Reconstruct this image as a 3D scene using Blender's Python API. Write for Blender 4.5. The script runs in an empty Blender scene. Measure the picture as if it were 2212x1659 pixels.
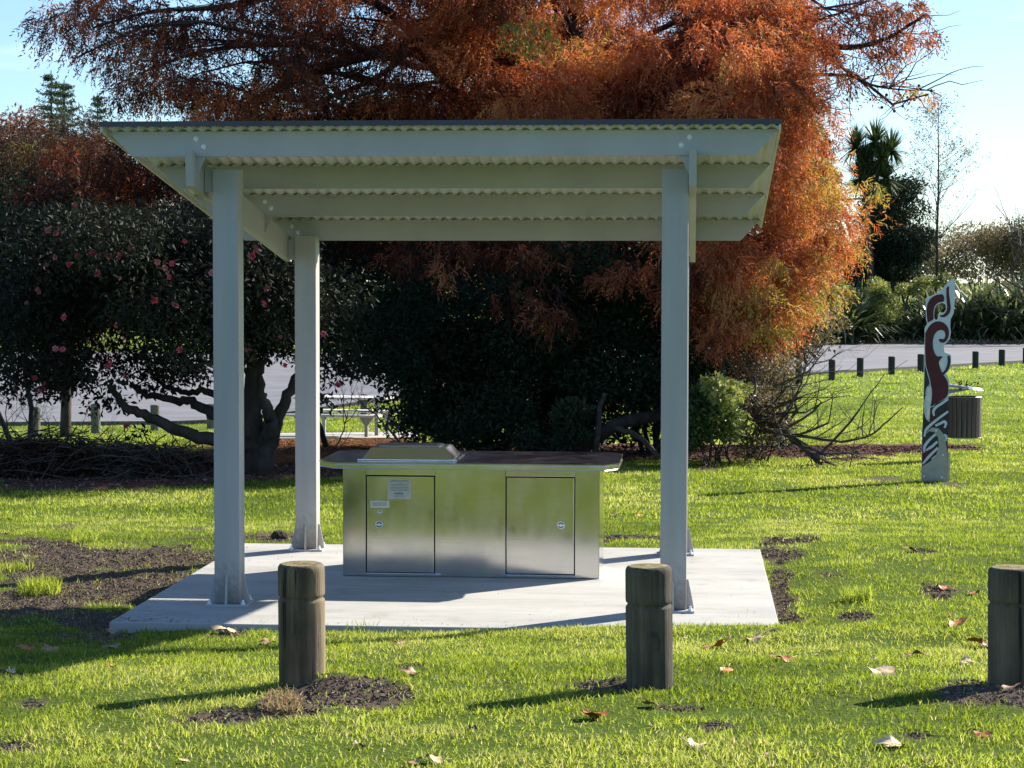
import bpy, bmesh, math, random
import numpy as np
from mathutils import Vector, Matrix

R = math.radians
rng = np.random.default_rng(7)
random.seed(7)
scene = bpy.context.scene
COL = scene.collection

# ------------------------------------------------------------ camera
CAM_H = 2.0
FOC = 4734.0            # focal length in units of a 2212-wide picture
PITCH = math.atan(224.0 / FOC)
ROLL = R(-0.1)
cam_d = bpy.data.cameras.new('camera')
cam = bpy.data.objects.new('camera', cam_d)
COL.objects.link(cam)
cam_d.sensor_width = 36.0
cam_d.lens = 36.0 * FOC / 2212.0
cam_d.clip_start = 0.2
cam_d.clip_end = 6000
cam.matrix_world = Matrix.Translation((0, 0, CAM_H)) @ Matrix.Rotation(R(90) - PITCH, 4, 'X') @ Matrix.Rotation(-ROLL, 4, 'Z')
scene.camera = cam

# ------------------------------------------------------------ sky, sun, exposure
SUN_EL, SUN_AZ = R(29.5), R(51.0)        # azimuth from +Y towards +X
world = bpy.data.worlds.new("World")
scene.world = world
world.use_nodes = True
wn, wl = world.node_tree.nodes, world.node_tree.links
wn.clear()
sky = wn.new('ShaderNodeTexSky')
sky.sky_type = 'NISHITA'
sky.sun_disc = False
sky.sun_elevation = SUN_EL
sky.sun_rotation = SUN_AZ
sky.altitude = 0
sky.air_density = 1.0
sky.dust_density = 0.22
sky.ozone_density = 2.0
bg = wn.new('ShaderNodeBackground')
bg.inputs[1].default_value = 0.078
wo = wn.new('ShaderNodeOutputWorld')
wl.new(bg.outputs[0], wo.inputs[0])
# a little thin cloud low in the sky
tc = wn.new('ShaderNodeTexCoord')
mp = wn.new('ShaderNodeMapping')
mp.inputs['Scale'].default_value = (9, 9, 42)
nz = wn.new('ShaderNodeTexNoise')
nz.inputs['Scale'].default_value = 1.0
nz.inputs['Detail'].default_value = 5
rp = wn.new('ShaderNodeValToRGB')
rp.color_ramp.elements[0].position = 0.60
rp.color_ramp.elements[1].position = 0.74
mx = wn.new('ShaderNodeMixRGB')
mx.blend_type = 'MIX'
mx.inputs[2].default_value = (8.6, 8.8, 9.2, 1)
wl.new(tc.outputs['Generated'], mp.inputs[0])
wl.new(mp.outputs[0], nz.inputs[0])
wl.new(nz.outputs[0], rp.inputs[0])
sm = wn.new('ShaderNodeMath'); sm.operation = 'MULTIPLY'; sm.inputs[1].default_value = 0.22
wl.new(rp.outputs[0], sm.inputs[0])
wl.new(sm.outputs[0], mx.inputs[0])
wb = wn.new('ShaderNodeMixRGB'); wb.blend_type = 'MULTIPLY'; wb.inputs[0].default_value = 1.0
wb.inputs[2].default_value = (.75, .90, 1.10, 1)
wl.new(sky.outputs[0], wb.inputs[1])
wl.new(wb.outputs[0], mx.inputs[1])
wl.new(mx.outputs[0], bg.inputs[0])

sun_d = bpy.data.lights.new('sun', 'SUN')
sun_d.energy = 5.0
sun_d.angle = R(0.5)
sun_d.color = (1.0, 0.93, 0.82)
sun = bpy.data.objects.new('sun', sun_d)
COL.objects.link(sun)
SD = Vector((math.sin(SUN_AZ) * math.cos(SUN_EL), math.cos(SUN_AZ) * math.cos(SUN_EL), math.sin(SUN_EL)))
sun.rotation_euler = (-SD).to_track_quat('-Z', 'Y').to_euler()
sun.location = (20, 20, 30)

vs = scene.view_settings
scene.display_settings.display_device = 'sRGB'
vs.view_transform = 'Standard'
vs.look = 'None'
vs.exposure = 1.18
vs.gamma = 1.0
vs.use_curve_mapping = False
cy = scene.cycles
cy.max_bounces = 6
cy.diffuse_bounces = 3
cy.glossy_bounces = 3
cy.transmission_bounces = 3
cy.transparent_max_bounces = 6
cy.use_denoising = True

# ------------------------------------------------------------ picture <-> place
def rot2(x, y, a):
    c, s = math.cos(a), math.sin(a)
    return c * x - s * y, s * x + c * y

def ray(px, py):
    x, y = rot2(px - 1106.0, 829.5 - py, -ROLL)
    cp, sp = math.cos(-PITCH), math.sin(-PITCH)
    dx, dy, dz = x / FOC, 1.0, y / FOC
    return np.array([dx, dy * cp - dz * sp, dy * sp + dz * cp])

def at(px, py, Y):
    r = ray(px, py)
    return r * (Y / r[1]) + np.array([0, 0, CAM_H])

def proj(P):
    P = np.asarray(P, float).reshape(-1, 3)
    d = P - np.array([0, 0, CAM_H])
    cp, sp = math.cos(PITCH), math.sin(PITCH)
    y = d[:, 1] * cp - d[:, 2] * sp
    z = d[:, 1] * sp + d[:, 2] * cp
    y = np.where(y > 0.5, y, 0.5)
    x, v = rot2(FOC * d[:, 0] / y, FOC * z / y, ROLL)
    return 1106 + x, 829.5 - v

TH = R(4.7)
def L2W(P):
    P = np.asarray(P, float).reshape(-1, 3)
    c, s = math.cos(TH), math.sin(TH)
    return np.stack([P[:, 0] * c + P[:, 1] * s, -P[:, 0] * s + P[:, 1] * c, P[:, 2]], 1)
def W2L(x, y):
    c, s = math.cos(TH), math.sin(TH)
    return x * c - y * s, x * s + y * c

# ------------------------------------------------------------ noise
def _hash(ix, iy, iz, seed):
    h = (ix * 374761393 + iy * 668265263 + iz * 2147483647 + seed * 144269504) & 0xFFFFFFFF
    h = ((h ^ (h >> 13)) * 1274126177) & 0xFFFFFFFF
    return ((h ^ (h >> 16)) & 0xFFFF) / 65535.0

def vnoise(x, y, z=None, seed=0):
    x = np.asarray(x, float); y = np.asarray(y, float)
    z = np.zeros_like(x) if z is None else np.asarray(z, float)
    ix, iy, iz = np.floor(x).astype(np.int64), np.floor(y).astype(np.int64), np.floor(z).astype(np.int64)
    fx, fy, fz = x - ix, y - iy, z - iz
    fx = fx * fx * (3 - 2 * fx); fy = fy * fy * (3 - 2 * fy); fz = fz * fz * (3 - 2 * fz)
    r = 0
    for dx in (0, 1):
        for dy in (0, 1):
            for dz in (0, 1):
                w = (fx if dx else 1 - fx) * (fy if dy else 1 - fy) * (fz if dz else 1 - fz)
                r = r + w * _hash(ix + dx, iy + dy, iz + dz, seed)
    return r

def fbm(x, y, oct=4, seed=0):
    r, a, t = 0, 1.0, 0
    for i in range(oct):
        r = r + a * vnoise(np.asarray(x) * 2 ** i, np.asarray(y) * 2 ** i, seed=seed + i)
        t += a; a *= 0.5
    return r / t

def ss(t):
    t = np.clip(t, 0, 1)
    return t * t * (3 - 2 * t)

# ------------------------------------------------------------ the lie of the land
_ky = np.array([-60, -20, 0, 7.4, 9.4, 11, 12.25, 12.8, 16.6, 18, 20, 22.5, 26, 31, 41, 53, 70, 90, 4000.])
_kz = np.array([1.1, .8, .55, .33, .25, .11, -.005, -.05, -.05, -.1, -.19, -.29, -.38, -.55, -.95, -1.25, -1.38, -1.4, -1.4])
MOUNDS = []
def ground_z(x, y):
    x = np.asarray(x, float); y = np.asarray(y, float)
    z = np.interp(y, _ky, _kz)
    z = z - 0.55 * ss((-x - 2) / 7) * ss((y - 38) / 15)
    u, v = W2L(x, y)
    near = ss((v - 11.6) / .6) * (1 - ss((v - 12.45) / .25)) * ss((u + 1.6) / 1.6) * (1 - ss((u - 2.5) / 2))
    z = z + 0.055 * near
    right = ss((u - .62) / .5) * ss((v - 12) / .8) * (1 - ss((v - 17) / 2))
    z = z + 0.03 * right
    for (mx_, my_, mr, mh) in MOUNDS:
        z = z + mh * np.exp(-((x - mx_) ** 2 + ((y - my_) * 1.1) ** 2) / (mr * mr))
    return z

def gpt(px, py):
    r = ray(px, py)
    t = np.linspace(5, 220, 6000)
    P = r[None] * t[:, None] + np.array([0, 0, CAM_H])
    b = P[:, 2] - ground_z(P[:, 0], P[:, 1])
    i = int(np.argmax(b < 0))
    if i == 0:
        i = len(t) - 1
    return P[i]

def in_poly(px, py, poly):
    inside = np.zeros(px.shape, bool)
    n = len(poly)
    for i in range(n):
        x1, y1 = poly[i]; x2, y2 = poly[(i + 1) % n]
        c = ((y1 > py) != (y2 > py)) & (px < (x2 - x1) * (py - y1) / (y2 - y1 + 1e-9) + x1)
        inside ^= c
    return inside

# ------------------------------------------------------------ mesh helpers
def mesh_np(name, V, F, attrs=None, smooth=False):
    V = np.ascontiguousarray(V, dtype=np.float32)
    Fs = F if isinstance(F, (list, tuple)) else [F]
    me = bpy.data.meshes.new(name)
    me.vertices.add(len(V))
    me.vertices.foreach_set('co', V.ravel())
    loops = np.concatenate([np.asarray(f, np.int32).ravel() for f in Fs])
    sizes = np.concatenate([np.full(len(f), np.asarray(f).shape[1], np.int32) for f in Fs])
    starts = np.concatenate([[0], np.cumsum(sizes)[:-1]]).astype(np.int32)
    me.loops.add(len(loops))
    me.loops.foreach_set('vertex_index', loops)
    me.polygons.add(len(sizes))
    me.polygons.foreach_set('loop_start', starts)
    me.polygons.foreach_set('loop_total', sizes)
    me.update(calc_edges=True)
    me.polygons.foreach_set('use_smooth', np.full(len(sizes), bool(smooth)))
    if attrs:
        for k, a in attrs.items():
            at_ = me.attributes.new(k, 'FLOAT', 'POINT')
            at_.data.foreach_set('value', np.asarray(a, np.float32))
    return me

WL = {}                                    # world positions of parents
def link(name, me, mat, parent=None, **props):
    o = bpy.data.objects.new(name, me)
    COL.objects.link(o)
    if mat is not None and len(me.materials) == 0:
        me.materials.append(mat)
    if parent is not None:
        o.parent = parent
    for k, v in props.items():
        o[k] = v
    return o

def put(name, V, F, mat, parent=None, attrs=None, smooth=False, **props):
    """a mesh given in place; its origin goes to the middle of its foot"""
    V = np.asarray(V, float)
    lo, hi = V.min(0), V.max(0)
    org = np.array([(lo[0] + hi[0]) / 2, (lo[1] + hi[1]) / 2, lo[2]])
    me = mesh_np(name, V - org, F, attrs, smooth)
    o = link(name, me, mat, parent, **props)
    pw = WL.get(parent.name, np.zeros(3)) if parent is not None else np.zeros(3)
    o.location = org - pw
    WL[o.name] = org
    return o

def thing(name, loc, label, category, group=None):
    o = bpy.data.objects.new(name, None)
    COL.objects.link(o)
    o.empty_display_size = 0.2
    o.location = loc
    WL[o.name] = np.array(loc, float)
    o['label'] = label; o['category'] = category
    if group:
        o['group'] = group
    return o

def copy_tree(o, loc, label=None):
    c = o.copy(); COL.objects.link(c); c.location = loc
    if label:
        c['label'] = label
    for ch in list(o.children):
        k = ch.copy(); COL.objects.link(k); k.parent = c
        for g in list(ch.children):
            q = g.copy(); COL.objects.link(q); q.parent = k
    return c

def box_vf(x0, x1, y0, y1, z0, z1, bev=0.0):
    bm = bmesh.new()
    bmesh.ops.create_cube(bm, size=1.0)
    for v in bm.verts:
        v.co = ((x0 + x1) / 2 + v.co.x * (x1 - x0), (y0 + y1) / 2 + v.co.y * (y1 - y0), (z0 + z1) / 2 + v.co.z * (z1 - z0))
    if bev > 0:
        bmesh.ops.bevel(bm, geom=bm.edges[:], offset=bev, segments=2, affect='EDGES', profile=0.6)
    bmesh.ops.triangulate(bm, faces=bm.faces[:])
    bm.verts.ensure_lookup_table()
    V = np.array([v.co[:] for v in bm.verts]); F = np.array([[v.index for v in f.verts] for f in bm.faces])
    bm.free()
    return V, F

def prism_vf(pts, axis, a, b):
    """convex or simple polygon pts (2-D) drawn out along axis from a to b"""
    bm = bmesh.new()
    vs0 = []
    for p in pts:
        c = [0, 0, 0]
        o = [i for i in range(3) if i != axis]
        c[o[0]], c[o[1]] = p; c[axis] = a
        vs0.append(bm.verts.new(c))
    f = bm.faces.new(vs0)
    r = bmesh.ops.extrude_face_region(bm, geom=[f])
    for v in [g for g in r['geom'] if isinstance(g, bmesh.types.BMVert)]:
        v.co[axis] = b
    bmesh.ops.recalc_face_normals(bm, faces=bm.faces[:])
    bmesh.ops.triangulate(bm, faces=bm.faces[:])
    bm.verts.index_update()
    V = np.array([v.co[:] for v in bm.verts]); F = np.array([[v.index for v in f.verts] for f in bm.faces])
    bm.free()
    return V, F

def cyl_vf(c, axis, r, h, n=14, r2=None):
    r2 = r if r2 is None else r2
    a = np.arange(n) * 2 * math.pi / n
    o = [i for i in range(3) if i != axis]
    V = np.zeros((2 * n + 2, 3)) + np.asarray(c, float)
    V[:n, o[0]] += r * np.cos(a); V[:n, o[1]] += r * np.sin(a)
    V[n:2 * n, o[0]] += r2 * np.cos(a); V[n:2 * n, o[1]] += r2 * np.sin(a); V[n:2 * n, axis] += h
    V[2 * n + 1, axis] += h
    i = np.arange(n); j = (i + 1) % n
    F = np.concatenate([np.stack([i, j, n + j], 1), np.stack([i, n + j, n + i], 1),
                        np.stack([np.full(n, 2 * n), j, i], 1), np.stack([np.full(n, 2 * n + 1), n + i, n + j], 1)])
    return V, F

def join(parts):
    Vs, Fs, k = [], [], 0
    for V, F in parts:
        Vs.append(V); Fs.append(np.asarray(F) + k); k += len(V)
    return np.concatenate(Vs), np.concatenate(Fs)

def tube_vf(pts, rad, n=7):
    pts = np.asarray(pts, float); m = len(pts)
    rad = np.broadcast_to(np.asarray(rad, float), (m,))
    T = np.gradient(pts, axis=0); T /= np.linalg.norm(T, axis=1)[:, None] + 1e-9
    up = np.array([0.13, 0.21, 1.0]) if abs(T[0][2]) < .9 else np.array([1.0, 0.1, 0.0])
    A = np.cross(T, up); A /= np.linalg.norm(A, axis=1)[:, None] + 1e-9
    B = np.cross(T, A)
    a = np.arange(n) * 2 * math.pi / n
    V = pts[:, None] + rad[:, None, None] * (A[:, None] * np.cos(a)[None, :, None] + B[:, None] * np.sin(a)[None, :, None])
    V = V.reshape(-1, 3)
    i, j = np.meshgrid(np.arange(m - 1), np.arange(n), indexing='ij')
    q = np.stack([i * n + j, i * n + (j + 1) % n, (i + 1) * n + (j + 1) % n, (i + 1) * n + j], -1).reshape(-1, 4)
    F = np.concatenate([q[:, :3], q[:, [0, 2, 3]]])
    cap = np.array([[0, k, k + 1] for k in range(1, n - 1)]); cap2 = cap + (m - 1) * n
    return V, np.concatenate([F, cap[:, ::-1], cap2])

def smooth_path(pts, k=5):
    pts = np.asarray(pts, float)
    t = np.arange(len(pts)); tt = np.linspace(0, len(pts) - 1, (len(pts) - 1) * k + 1)
    P = np.stack([np.interp(tt, t, pts[:, i]) for i in range(pts.shape[1])], 1)
    for _ in range(3):
        P[1:-1] = (P[:-2] + 2 * P[1:-1] + P[2:]) / 4
    return P

# ------------------------------------------------------------ materials
def new_mat(name):
    m = bpy.data.materials.new(name); m.use_nodes = True
    n, l = m.node_tree.nodes, m.node_tree.links
    b = n['Principled BSDF']
    return m, n, l, b

def noise_node(n, l, scale, detail=4, coord='Object', stretch=None, rough=.55):
    t = n.new('ShaderNodeTexCoord')
    src = t.outputs[coord]
    if stretch:
        mpn = n.new('ShaderNodeMapping'); mpn.inputs['Scale'].default_value = stretch
        l.new(src, mpn.inputs[0]); src = mpn.outputs[0]
    q = n.new('ShaderNodeTexNoise'); q.inputs['Scale'].default_value = scale
    q.inputs['Detail'].default_value = detail; q.inputs['Roughness'].default_value = rough
    l.new(src, q.inputs[0])
    return q

def ramp(n, l, src, stops):
    r = n.new('ShaderNodeValToRGB')
    e = r.color_ramp.elements
    while len(e) > 1:
        e.remove(e[-1])
    e[0].position = stops[0][0]; e[0].color = (*stops[0][1], 1)
    for p, c in stops[1:]:
        x = e.new(p); x.color = (*c, 1)
    l.new(src, r.inputs[0])
    return r

def bump(n, l, b, src, strength, dist=.01):
    q = n.new('ShaderNodeBump'); q.inputs['Strength'].default_value = strength; q.inputs['Distance'].default_value = dist
    l.new(src, q.inputs['Height']); l.new(q.outputs[0], b.inputs['Normal'])
    return q

def simple(name, c1, c2, scale=6, rough=.7, metal=0, bumps=.2, bdist=.005, stretch=None, detail=5, lo=.35, hi=.68):
    m, n, l, b = new_mat(name)
    q = noise_node(n, l, scale, detail, stretch=stretch)
    r = ramp(n, l, q.outputs[0], [(lo, c1), (hi, c2)])
    l.new(r.outputs[0], b.inputs['Base Color'])
    b.inputs['Roughness'].default_value = rough; b.inputs['Metallic'].default_value = metal
    if bumps:
        q2 = noise_node(n, l, scale * 6, 4, stretch=stretch)
        bump(n, l, b, q2.outputs[0], bumps, bdist)
    return m

def leafy(name, stops, trans=.45, rough=.5, tint='tint', spec=.2, gloss=None):
    """thin leaves: partly see-through to light, colour by the leaf's own tint value"""
    m = bpy.data.materials.new(name); m.use_nodes = True
    n, l = m.node_tree.nodes, m.node_tree.links
    n.clear()
    a = n.new('ShaderNodeAttribute'); a.attribute_name = tint
    r = ramp(n, l, a.outputs['Fac'], stops)
    d = n.new('ShaderNodeBsdfPrincipled'); d.inputs['Roughness'].default_value = rough
    d.inputs['Specular IOR Level'].default_value = spec
    t = n.new('ShaderNodeBsdfTranslucent')
    g = n.new('ShaderNodeHueSaturation'); g.inputs['Saturation'].default_value = 1.12; g.inputs['Value'].default_value = 1.25
    l.new(r.outputs[0], d.inputs['Base Color']); l.new(r.outputs[0], g.inputs['Color']); l.new(g.outputs[0], t.inputs['Color'])
    mixn = n.new('ShaderNodeMixShader'); mixn.inputs[0].default_value = trans
    l.new(d.outputs[0], mixn.inputs[1]); l.new(t.outputs[0], mixn.inputs[2])
    o = n.new('ShaderNodeOutputMaterial'); l.new(mixn.outputs[0], o.inputs[0])
    return m

M = {}
M['paint'] = simple('grey_paint', (.39, .385, .372), (.44, .435, .42), 3, .48, 0, .08, .001)
M['paint_roof'] = simple('roof_steel', (.50, .51, .46), (.56, .57, .52), 5, .42, 0, .05, .001)
M['fascia'] = simple('dark_cap', (.022, .03, .045), (.035, .045, .062), 5, .4, 0, .05, .001)
M['zinc'] = simple('zinc_bolt', (.75, .77, .79), (.88, .9, .92), 60, .4, .1, .1, .001)
M['bark'] = simple('dark_bark', (.025, .018, .014), (.075, .058, .045), 7, .95, 0, .9, .03, stretch=(1, 1, .35))
M['pale_bark'] = simple('pale_bark', (.13, .115, .10), (.26, .24, .21), 7, .95, 0, .8, .03)
M['twig'] = simple('brown_twig', (.05, .036, .028), (.12, .09, .07), 9, .95, 0, .3, .01)
M['wood_far'] = simple('weathered_post', (.10, .09, .07), (.2, .18, .14), 12, .9, 0, .4, .01, stretch=(1, 1, .15))
M['wood_dark'] = simple('dark_stained_post', (.012, .012, .011), (.03, .028, .025), 12, .8, 0, .4, .01, stretch=(1, 1, .15))
M['table'] = simple('pale_table_board', (.62, .60, .56), (.75, .73, .69), 8, .5, 0, .2, .004, stretch=(.2, 1, 1))
M['table_leg'] = simple('table_leg_paint', (.22, .24, .22), (.3, .32, .3), 8, .6, 0, .1, .002)
M['path'] = simple('old_concrete', (.36, .34, .30), (.48, .46, .42), 3, .9, 0, .4, .006)

# concrete slab: broomed, faintly streaked
m, n, l, b = new_mat('broomed_concrete'); M['concrete'] = m
q1 = noise_node(n, l, 1.3, 6, stretch=(.5, 2.2, 1)); q2 = noise_node(n, l, 16, 6, stretch=(.12, 1.6, 1), rough=.7)
mm = n.new('ShaderNodeMixRGB'); mm.inputs[0].default_value = .45
l.new(q1.outputs[0], mm.inputs[1]); l.new(q2.outputs[0], mm.inputs[2])
r = ramp(n, l, mm.outputs[0], [(.34, (.31, .30, .27)), (.48, (.41, .40, .365)), (.62, (.49, .475, .43))])
l.new(r.outputs[0], b.inputs['Base Color']); b.inputs['Roughness'].default_value = .88
q4 = noise_node(n, l, 3.4, 8, rough=.7)
st_ = ramp(n, l, q4.outputs[0], [(.30, (.66, .62, .56)), (.42, (.93, .92, .90)), (.55, (1, 1, 1)), (.74, (1.0, .99, .96))])
q6 = noise_node(n, l, 38, 2)
sp_ = ramp(n, l, q6.outputs[0], [(.22, (.55, .5, .44)), (.27, (1, 1, 1))])
mu_1 = n.new('ShaderNodeMixRGB'); mu_1.blend_type = 'MULTIPLY'; mu_1.inputs[0].default_value = .75
mu_2 = n.new('ShaderNodeMixRGB'); mu_2.blend_type = 'MULTIPLY'; mu_2.inputs[0].default_value = .8
l.new(r.outputs[0], mu_1.inputs[1]); l.new(st_.outputs[0], mu_1.inputs[2]); l.new(mu_1.outputs[0], mu_2.inputs[1]); l.new(sp_.outputs[0], mu_2.inputs[2])
l.new(mu_2.outputs[0], b.inputs['Base Color'])
q3 = noise_node(n, l, 60, 4, stretch=(.08, 2.5, 1)); bump(n, l, b, q3.outputs[0], .35, .003)

# brushed stainless steel
def steel(name, base, rough, wave, brush_axis=(.6, 1, 60)):
    m, n, l, b = new_mat(name)
    q = noise_node(n, l, 5, 5, stretch=brush_axis)
    r = ramp(n, l, q.outputs[0], [(.3, tuple(x * .86 for x in base)), (.7, base)])
    l.new(r.outputs[0], b.inputs['Base Color']); b.inputs['Metallic'].default_value = 1
    q2 = noise_node(n, l, 4.5, 7, stretch=(1.4, 1, .6), rough=.65)
    rr = n.new('ShaderNodeMapRange'); rr.inputs['From Min'].default_value = .3; rr.inputs['From Max'].default_value = .7; rr.inputs['To Min'].default_value = rough - .05; rr.inputs['To Max'].default_value = rough + .05
    l.new(q2.outputs[0], rr.inputs[0]); l.new(rr.outputs[0], b.inputs['Roughness'])
    w = noise_node(n, l, 2.6, 1, stretch=(1, 1, .55))
    bump(n, l, b, w.outputs[0], wave, .05)
    return m
M['steel'] = steel('brushed_stainless', (.66, .65, .64), .15, .05)
M['steel_top'] = steel('worn_stainless_top', (.45, .45, .45), .18, .03, (3, 20, 1))
M['steel_lid'] = steel('polished_lid', (.68, .68, .68), .16, .02)
M['gap'] = simple('dark_gap', (.01, .01, .01), (.015, .015, .012), 5, .9)
M['sticker'] = simple('sticker_film', (.50, .50, .42), (.56, .56, .48), 30, .45, 0, 0)
M['print'] = simple('sticker_print', (.07, .08, .05), (.12, .13, .09), 90, .6, 0, 0)
M['plate'] = simple('pressed_plate', (.6, .6, .55), (.7, .7, .66), 40, .35, .5, .1, .001)

def dirty_paint():
    m, n, l, b = new_mat('grey_post_paint')
    q = noise_node(n, l, 4, 5, stretch=(3, 3, .25))
    base = ramp(n, l, q.outputs[0], [(.3, (.355, .35, .335)), (.6, (.40, .395, .382)), (.75, (.44, .435, .42))])
    tcx = n.new('ShaderNodeTexCoord'); sx = n.new('ShaderNodeSeparateXYZ'); l.new(tcx.outputs['Object'], sx.inputs[0])
    q2 = noise_node(n, l, 26, 6, rough=.7)
    ad = n.new('ShaderNodeMath'); ad.operation = 'MULTIPLY_ADD'; ad.inputs[1].default_value = -.55
    l.new(q2.outputs[0], ad.inputs[0]); l.new(sx.outputs['Z'], ad.inputs[2])
    rm = n.new('ShaderNodeMapRange'); rm.inputs['From Min'].default_value = -.30; rm.inputs['From Max'].default_value = .02
    rm.inputs['To Min'].default_value = .75; rm.inputs['To Max'].default_value = 0
    l.new(ad.outputs[0], rm.inputs[0])
    mxx = n.new('ShaderNodeMixRGB'); mxx.inputs[2].default_value = (.16, .125, .095, 1)
    l.new(rm.outputs[0], mxx.inputs[0]); l.new(base.outputs[0], mxx.inputs[1]); l.new(mxx.outputs[0], b.inputs['Base Color'])
    b.inputs['Roughness'].default_value = .5
    q3 = noise_node(n, l, 120, 3); bump(n, l, b, q3.outputs[0], .12, .001)
    return m
M['paint_post'] = dirty_paint()

# bollard wood
m, n, l, b = new_mat('treated_pine_bollard'); M['bollard'] = m
q1 = noise_node(n, l, 9, 7, stretch=(1.6, 1.6, .13), rough=.65); q2 = noise_node(n, l, 2.5, 3)
mm = n.new('ShaderNodeMixRGB'); mm.inputs[0].default_value = .35
l.new(q1.outputs[0], mm.inputs[1]); l.new(q2.outputs[0], mm.inputs[2])
r = ramp(n, l, mm.outputs[0], [(.3, (.03, .022, .013)), (.44, (.085, .062, .036)), (.56, (.20, .15, .085)), (.72, (.36, .29, .17))])
ck = noise_node(n, l, 14, 4, stretch=(2.2, 2.2, .09), rough=.5); ckr = ramp(n, l, ck.outputs[0], [(.34, (.12, .10, .08)), (.40, (1, 1, 1))])
kn = noise_node(n, l, 8, 3, stretch=(1, 1, .6)); knr = ramp(n, l, kn.outputs[0], [(.27, (.3, .25, .2)), (.36, (1, 1, 1)), (.62, (1, 1, 1)), (.72, (.80, .95, .72))])
m1_ = n.new('ShaderNodeMixRGB'); m1_.blend_type = 'MULTIPLY'; m1_.inputs[0].default_value = 1; m2_ = n.new('ShaderNodeMixRGB'); m2_.blend_type = 'MULTIPLY'; m2_.inputs[0].default_value = 1
l.new(r.outputs[0], m1_.inputs[1]); l.new(ckr.outputs[0], m1_.inputs[2]); l.new(m1_.outputs[0], m2_.inputs[1]); l.new(knr.outputs[0], m2_.inputs[2])
l.new(m2_.outputs[0], b.inputs['Base Color']); b.inputs['Roughness'].default_value = .9
q3 = noise_node(n, l, 22, 6, stretch=(1.5, 1.5, .07), rough=.7); bump(n, l, b, q3.outputs[0], .9, .012)
mb_ = M['bollard'].copy(); mb_.name = 'dark_weathered_bollard'; M['bollard_dark'] = mb_
for nd in mb_.node_tree.nodes:
    if nd.type == 'VALTORGB' and len(nd.color_ramp.elements) == 4 and nd.color_ramp.elements[3].color[0] < .5:
        for e_, c_ in zip(nd.color_ramp.elements, ((.018, .015, .011), (.05, .042, .028), (.12, .10, .062), (.24, .20, .125))):
            e_.color = (*c_, 1)
M['endgrain'] = simple('mossy_end_grain', (.12, .09, .03), (.30, .24, .09), 25, .95, 0, .6, .006)

# asphalt
M['asphalt'] = simple('asphalt', (.135, .13, .14), (.19, .185, .19), .5, .85, 0, .25, .01, detail=8)

# lawn ground with bare soil and leaf mulch
m, n, l, b = new_mat('lawn_ground'); M['ground'] = m
q = noise_node(n, l, 2.2, 6); q5 = noise_node(n, l, 45, 6, rough=.75)
gr = ramp(n, l, q5.outputs[0], [(.3, (.035, .055, .008)), (.5, (.09, .135, .02)), (.7, (.16, .22, .04))])
so = ramp(n, l, q5.outputs[0], [(.3, (.06, .045, .033)), (.55, (.14, .105, .078)), (.75, (.26, .20, .155))])
mu = ramp(n, l, q5.outputs[0], [(.3, (.04, .022, .016)), (.5, (.11, .058, .042)), (.72, (.22, .13, .10))])
fg = ramp(n, l, q.outputs[0], [(.3, (.12, .18, .03)), (.5, (.18, .25, .045)), (.72, (.25, .31, .07))])
geo = n.new('ShaderNodeTexCoord'); sep = n.new('ShaderNodeSeparateXYZ'); l.new(geo.outputs['Object'], sep.inputs[0])
mr = n.new('ShaderNodeMapRange'); mr.inputs['From Min'].default_value = 30; mr.inputs['From Max'].default_value = 75
l.new(sep.outputs['Y'], mr.inputs[0])
m0 = n.new('ShaderNodeMixRGB'); l.new(mr.outputs[0], m0.inputs[0]); l.new(gr.outputs[0], m0.inputs[1]); l.new(fg.outputs[0], m0.inputs[2])
a1 = n.new('ShaderNodeAttribute'); a1.attribute_name = 'soil'
a2 = n.new('ShaderNodeAttribute'); a2.attribute_name = 'mulch'
m1 = n.new('ShaderNodeMixRGB'); l.new(a1.outputs['Fac'], m1.inputs[0]); l.new(m0.outputs[0], m1.inputs[1]); l.new(so.outputs[0], m1.inputs[2])
m2 = n.new('ShaderNodeMixRGB'); l.new(a2.outputs['Fac'], m2.inputs[0]); l.new(m1.outputs[0], m2.inputs[1]); l.new(mu.outputs[0], m2.inputs[2])
l.new(m2.outputs[0], b.inputs['Base Color']); b.inputs['Roughness'].default_value = 1.0; b.inputs['Specular IOR Level'].default_value = .05
bump(n, l, b, q5.outputs[0], .8, .03)

M['grass'] = leafy('grass_blade', [(0, (.08, .115, .022)), (.35, (.215, .27, .042)), (.7, (.35, .40, .08)), (.9, (.42, .42, .14)), (1, (.50, .40, .23))], .6, .55, spec=.22)
M['straw'] = leafy('dry_straw', [(0, (.25, .17, .09)), (1, (.5, .38, .22))], .3, .6)
M['clod'] = leafy('soil_clod', [(0, (.05, .037, .027)), (.6, (.15, .115, .085)), (1, (.32, .25, .19))], .0, 1., spec=.03)
M['mulch'] = leafy('bark_mulch', [(0, (.035, .018, .013)), (.6, (.14, .07, .05)), (.9, (.30, .17, .13)), (1, (.5, .42, .35))], .0, 1., spec=.05)
M['litter'] = leafy('needle_litter', [(0, (.12, .045, .02)), (1, (.38, .16, .06))], .1, .9)
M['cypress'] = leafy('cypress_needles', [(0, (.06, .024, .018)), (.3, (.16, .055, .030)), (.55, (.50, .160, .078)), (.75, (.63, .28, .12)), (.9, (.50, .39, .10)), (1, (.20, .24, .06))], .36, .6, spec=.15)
M['dull'] = leafy('dull_brown_needles', [(0, (.035, .022, .014)), (.5, (.10, .050, .028)), (.85, (.15, .085, .035)), (1, (.20, .19, .05))], .25, .8)
M['camellia'] = leafy('camellia_leaf', [(0, (.016, .017, .013)), (.7, (.032, .036, .022)), (1, (.060, .062, .040))], .12, .65, spec=.10)
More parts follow.
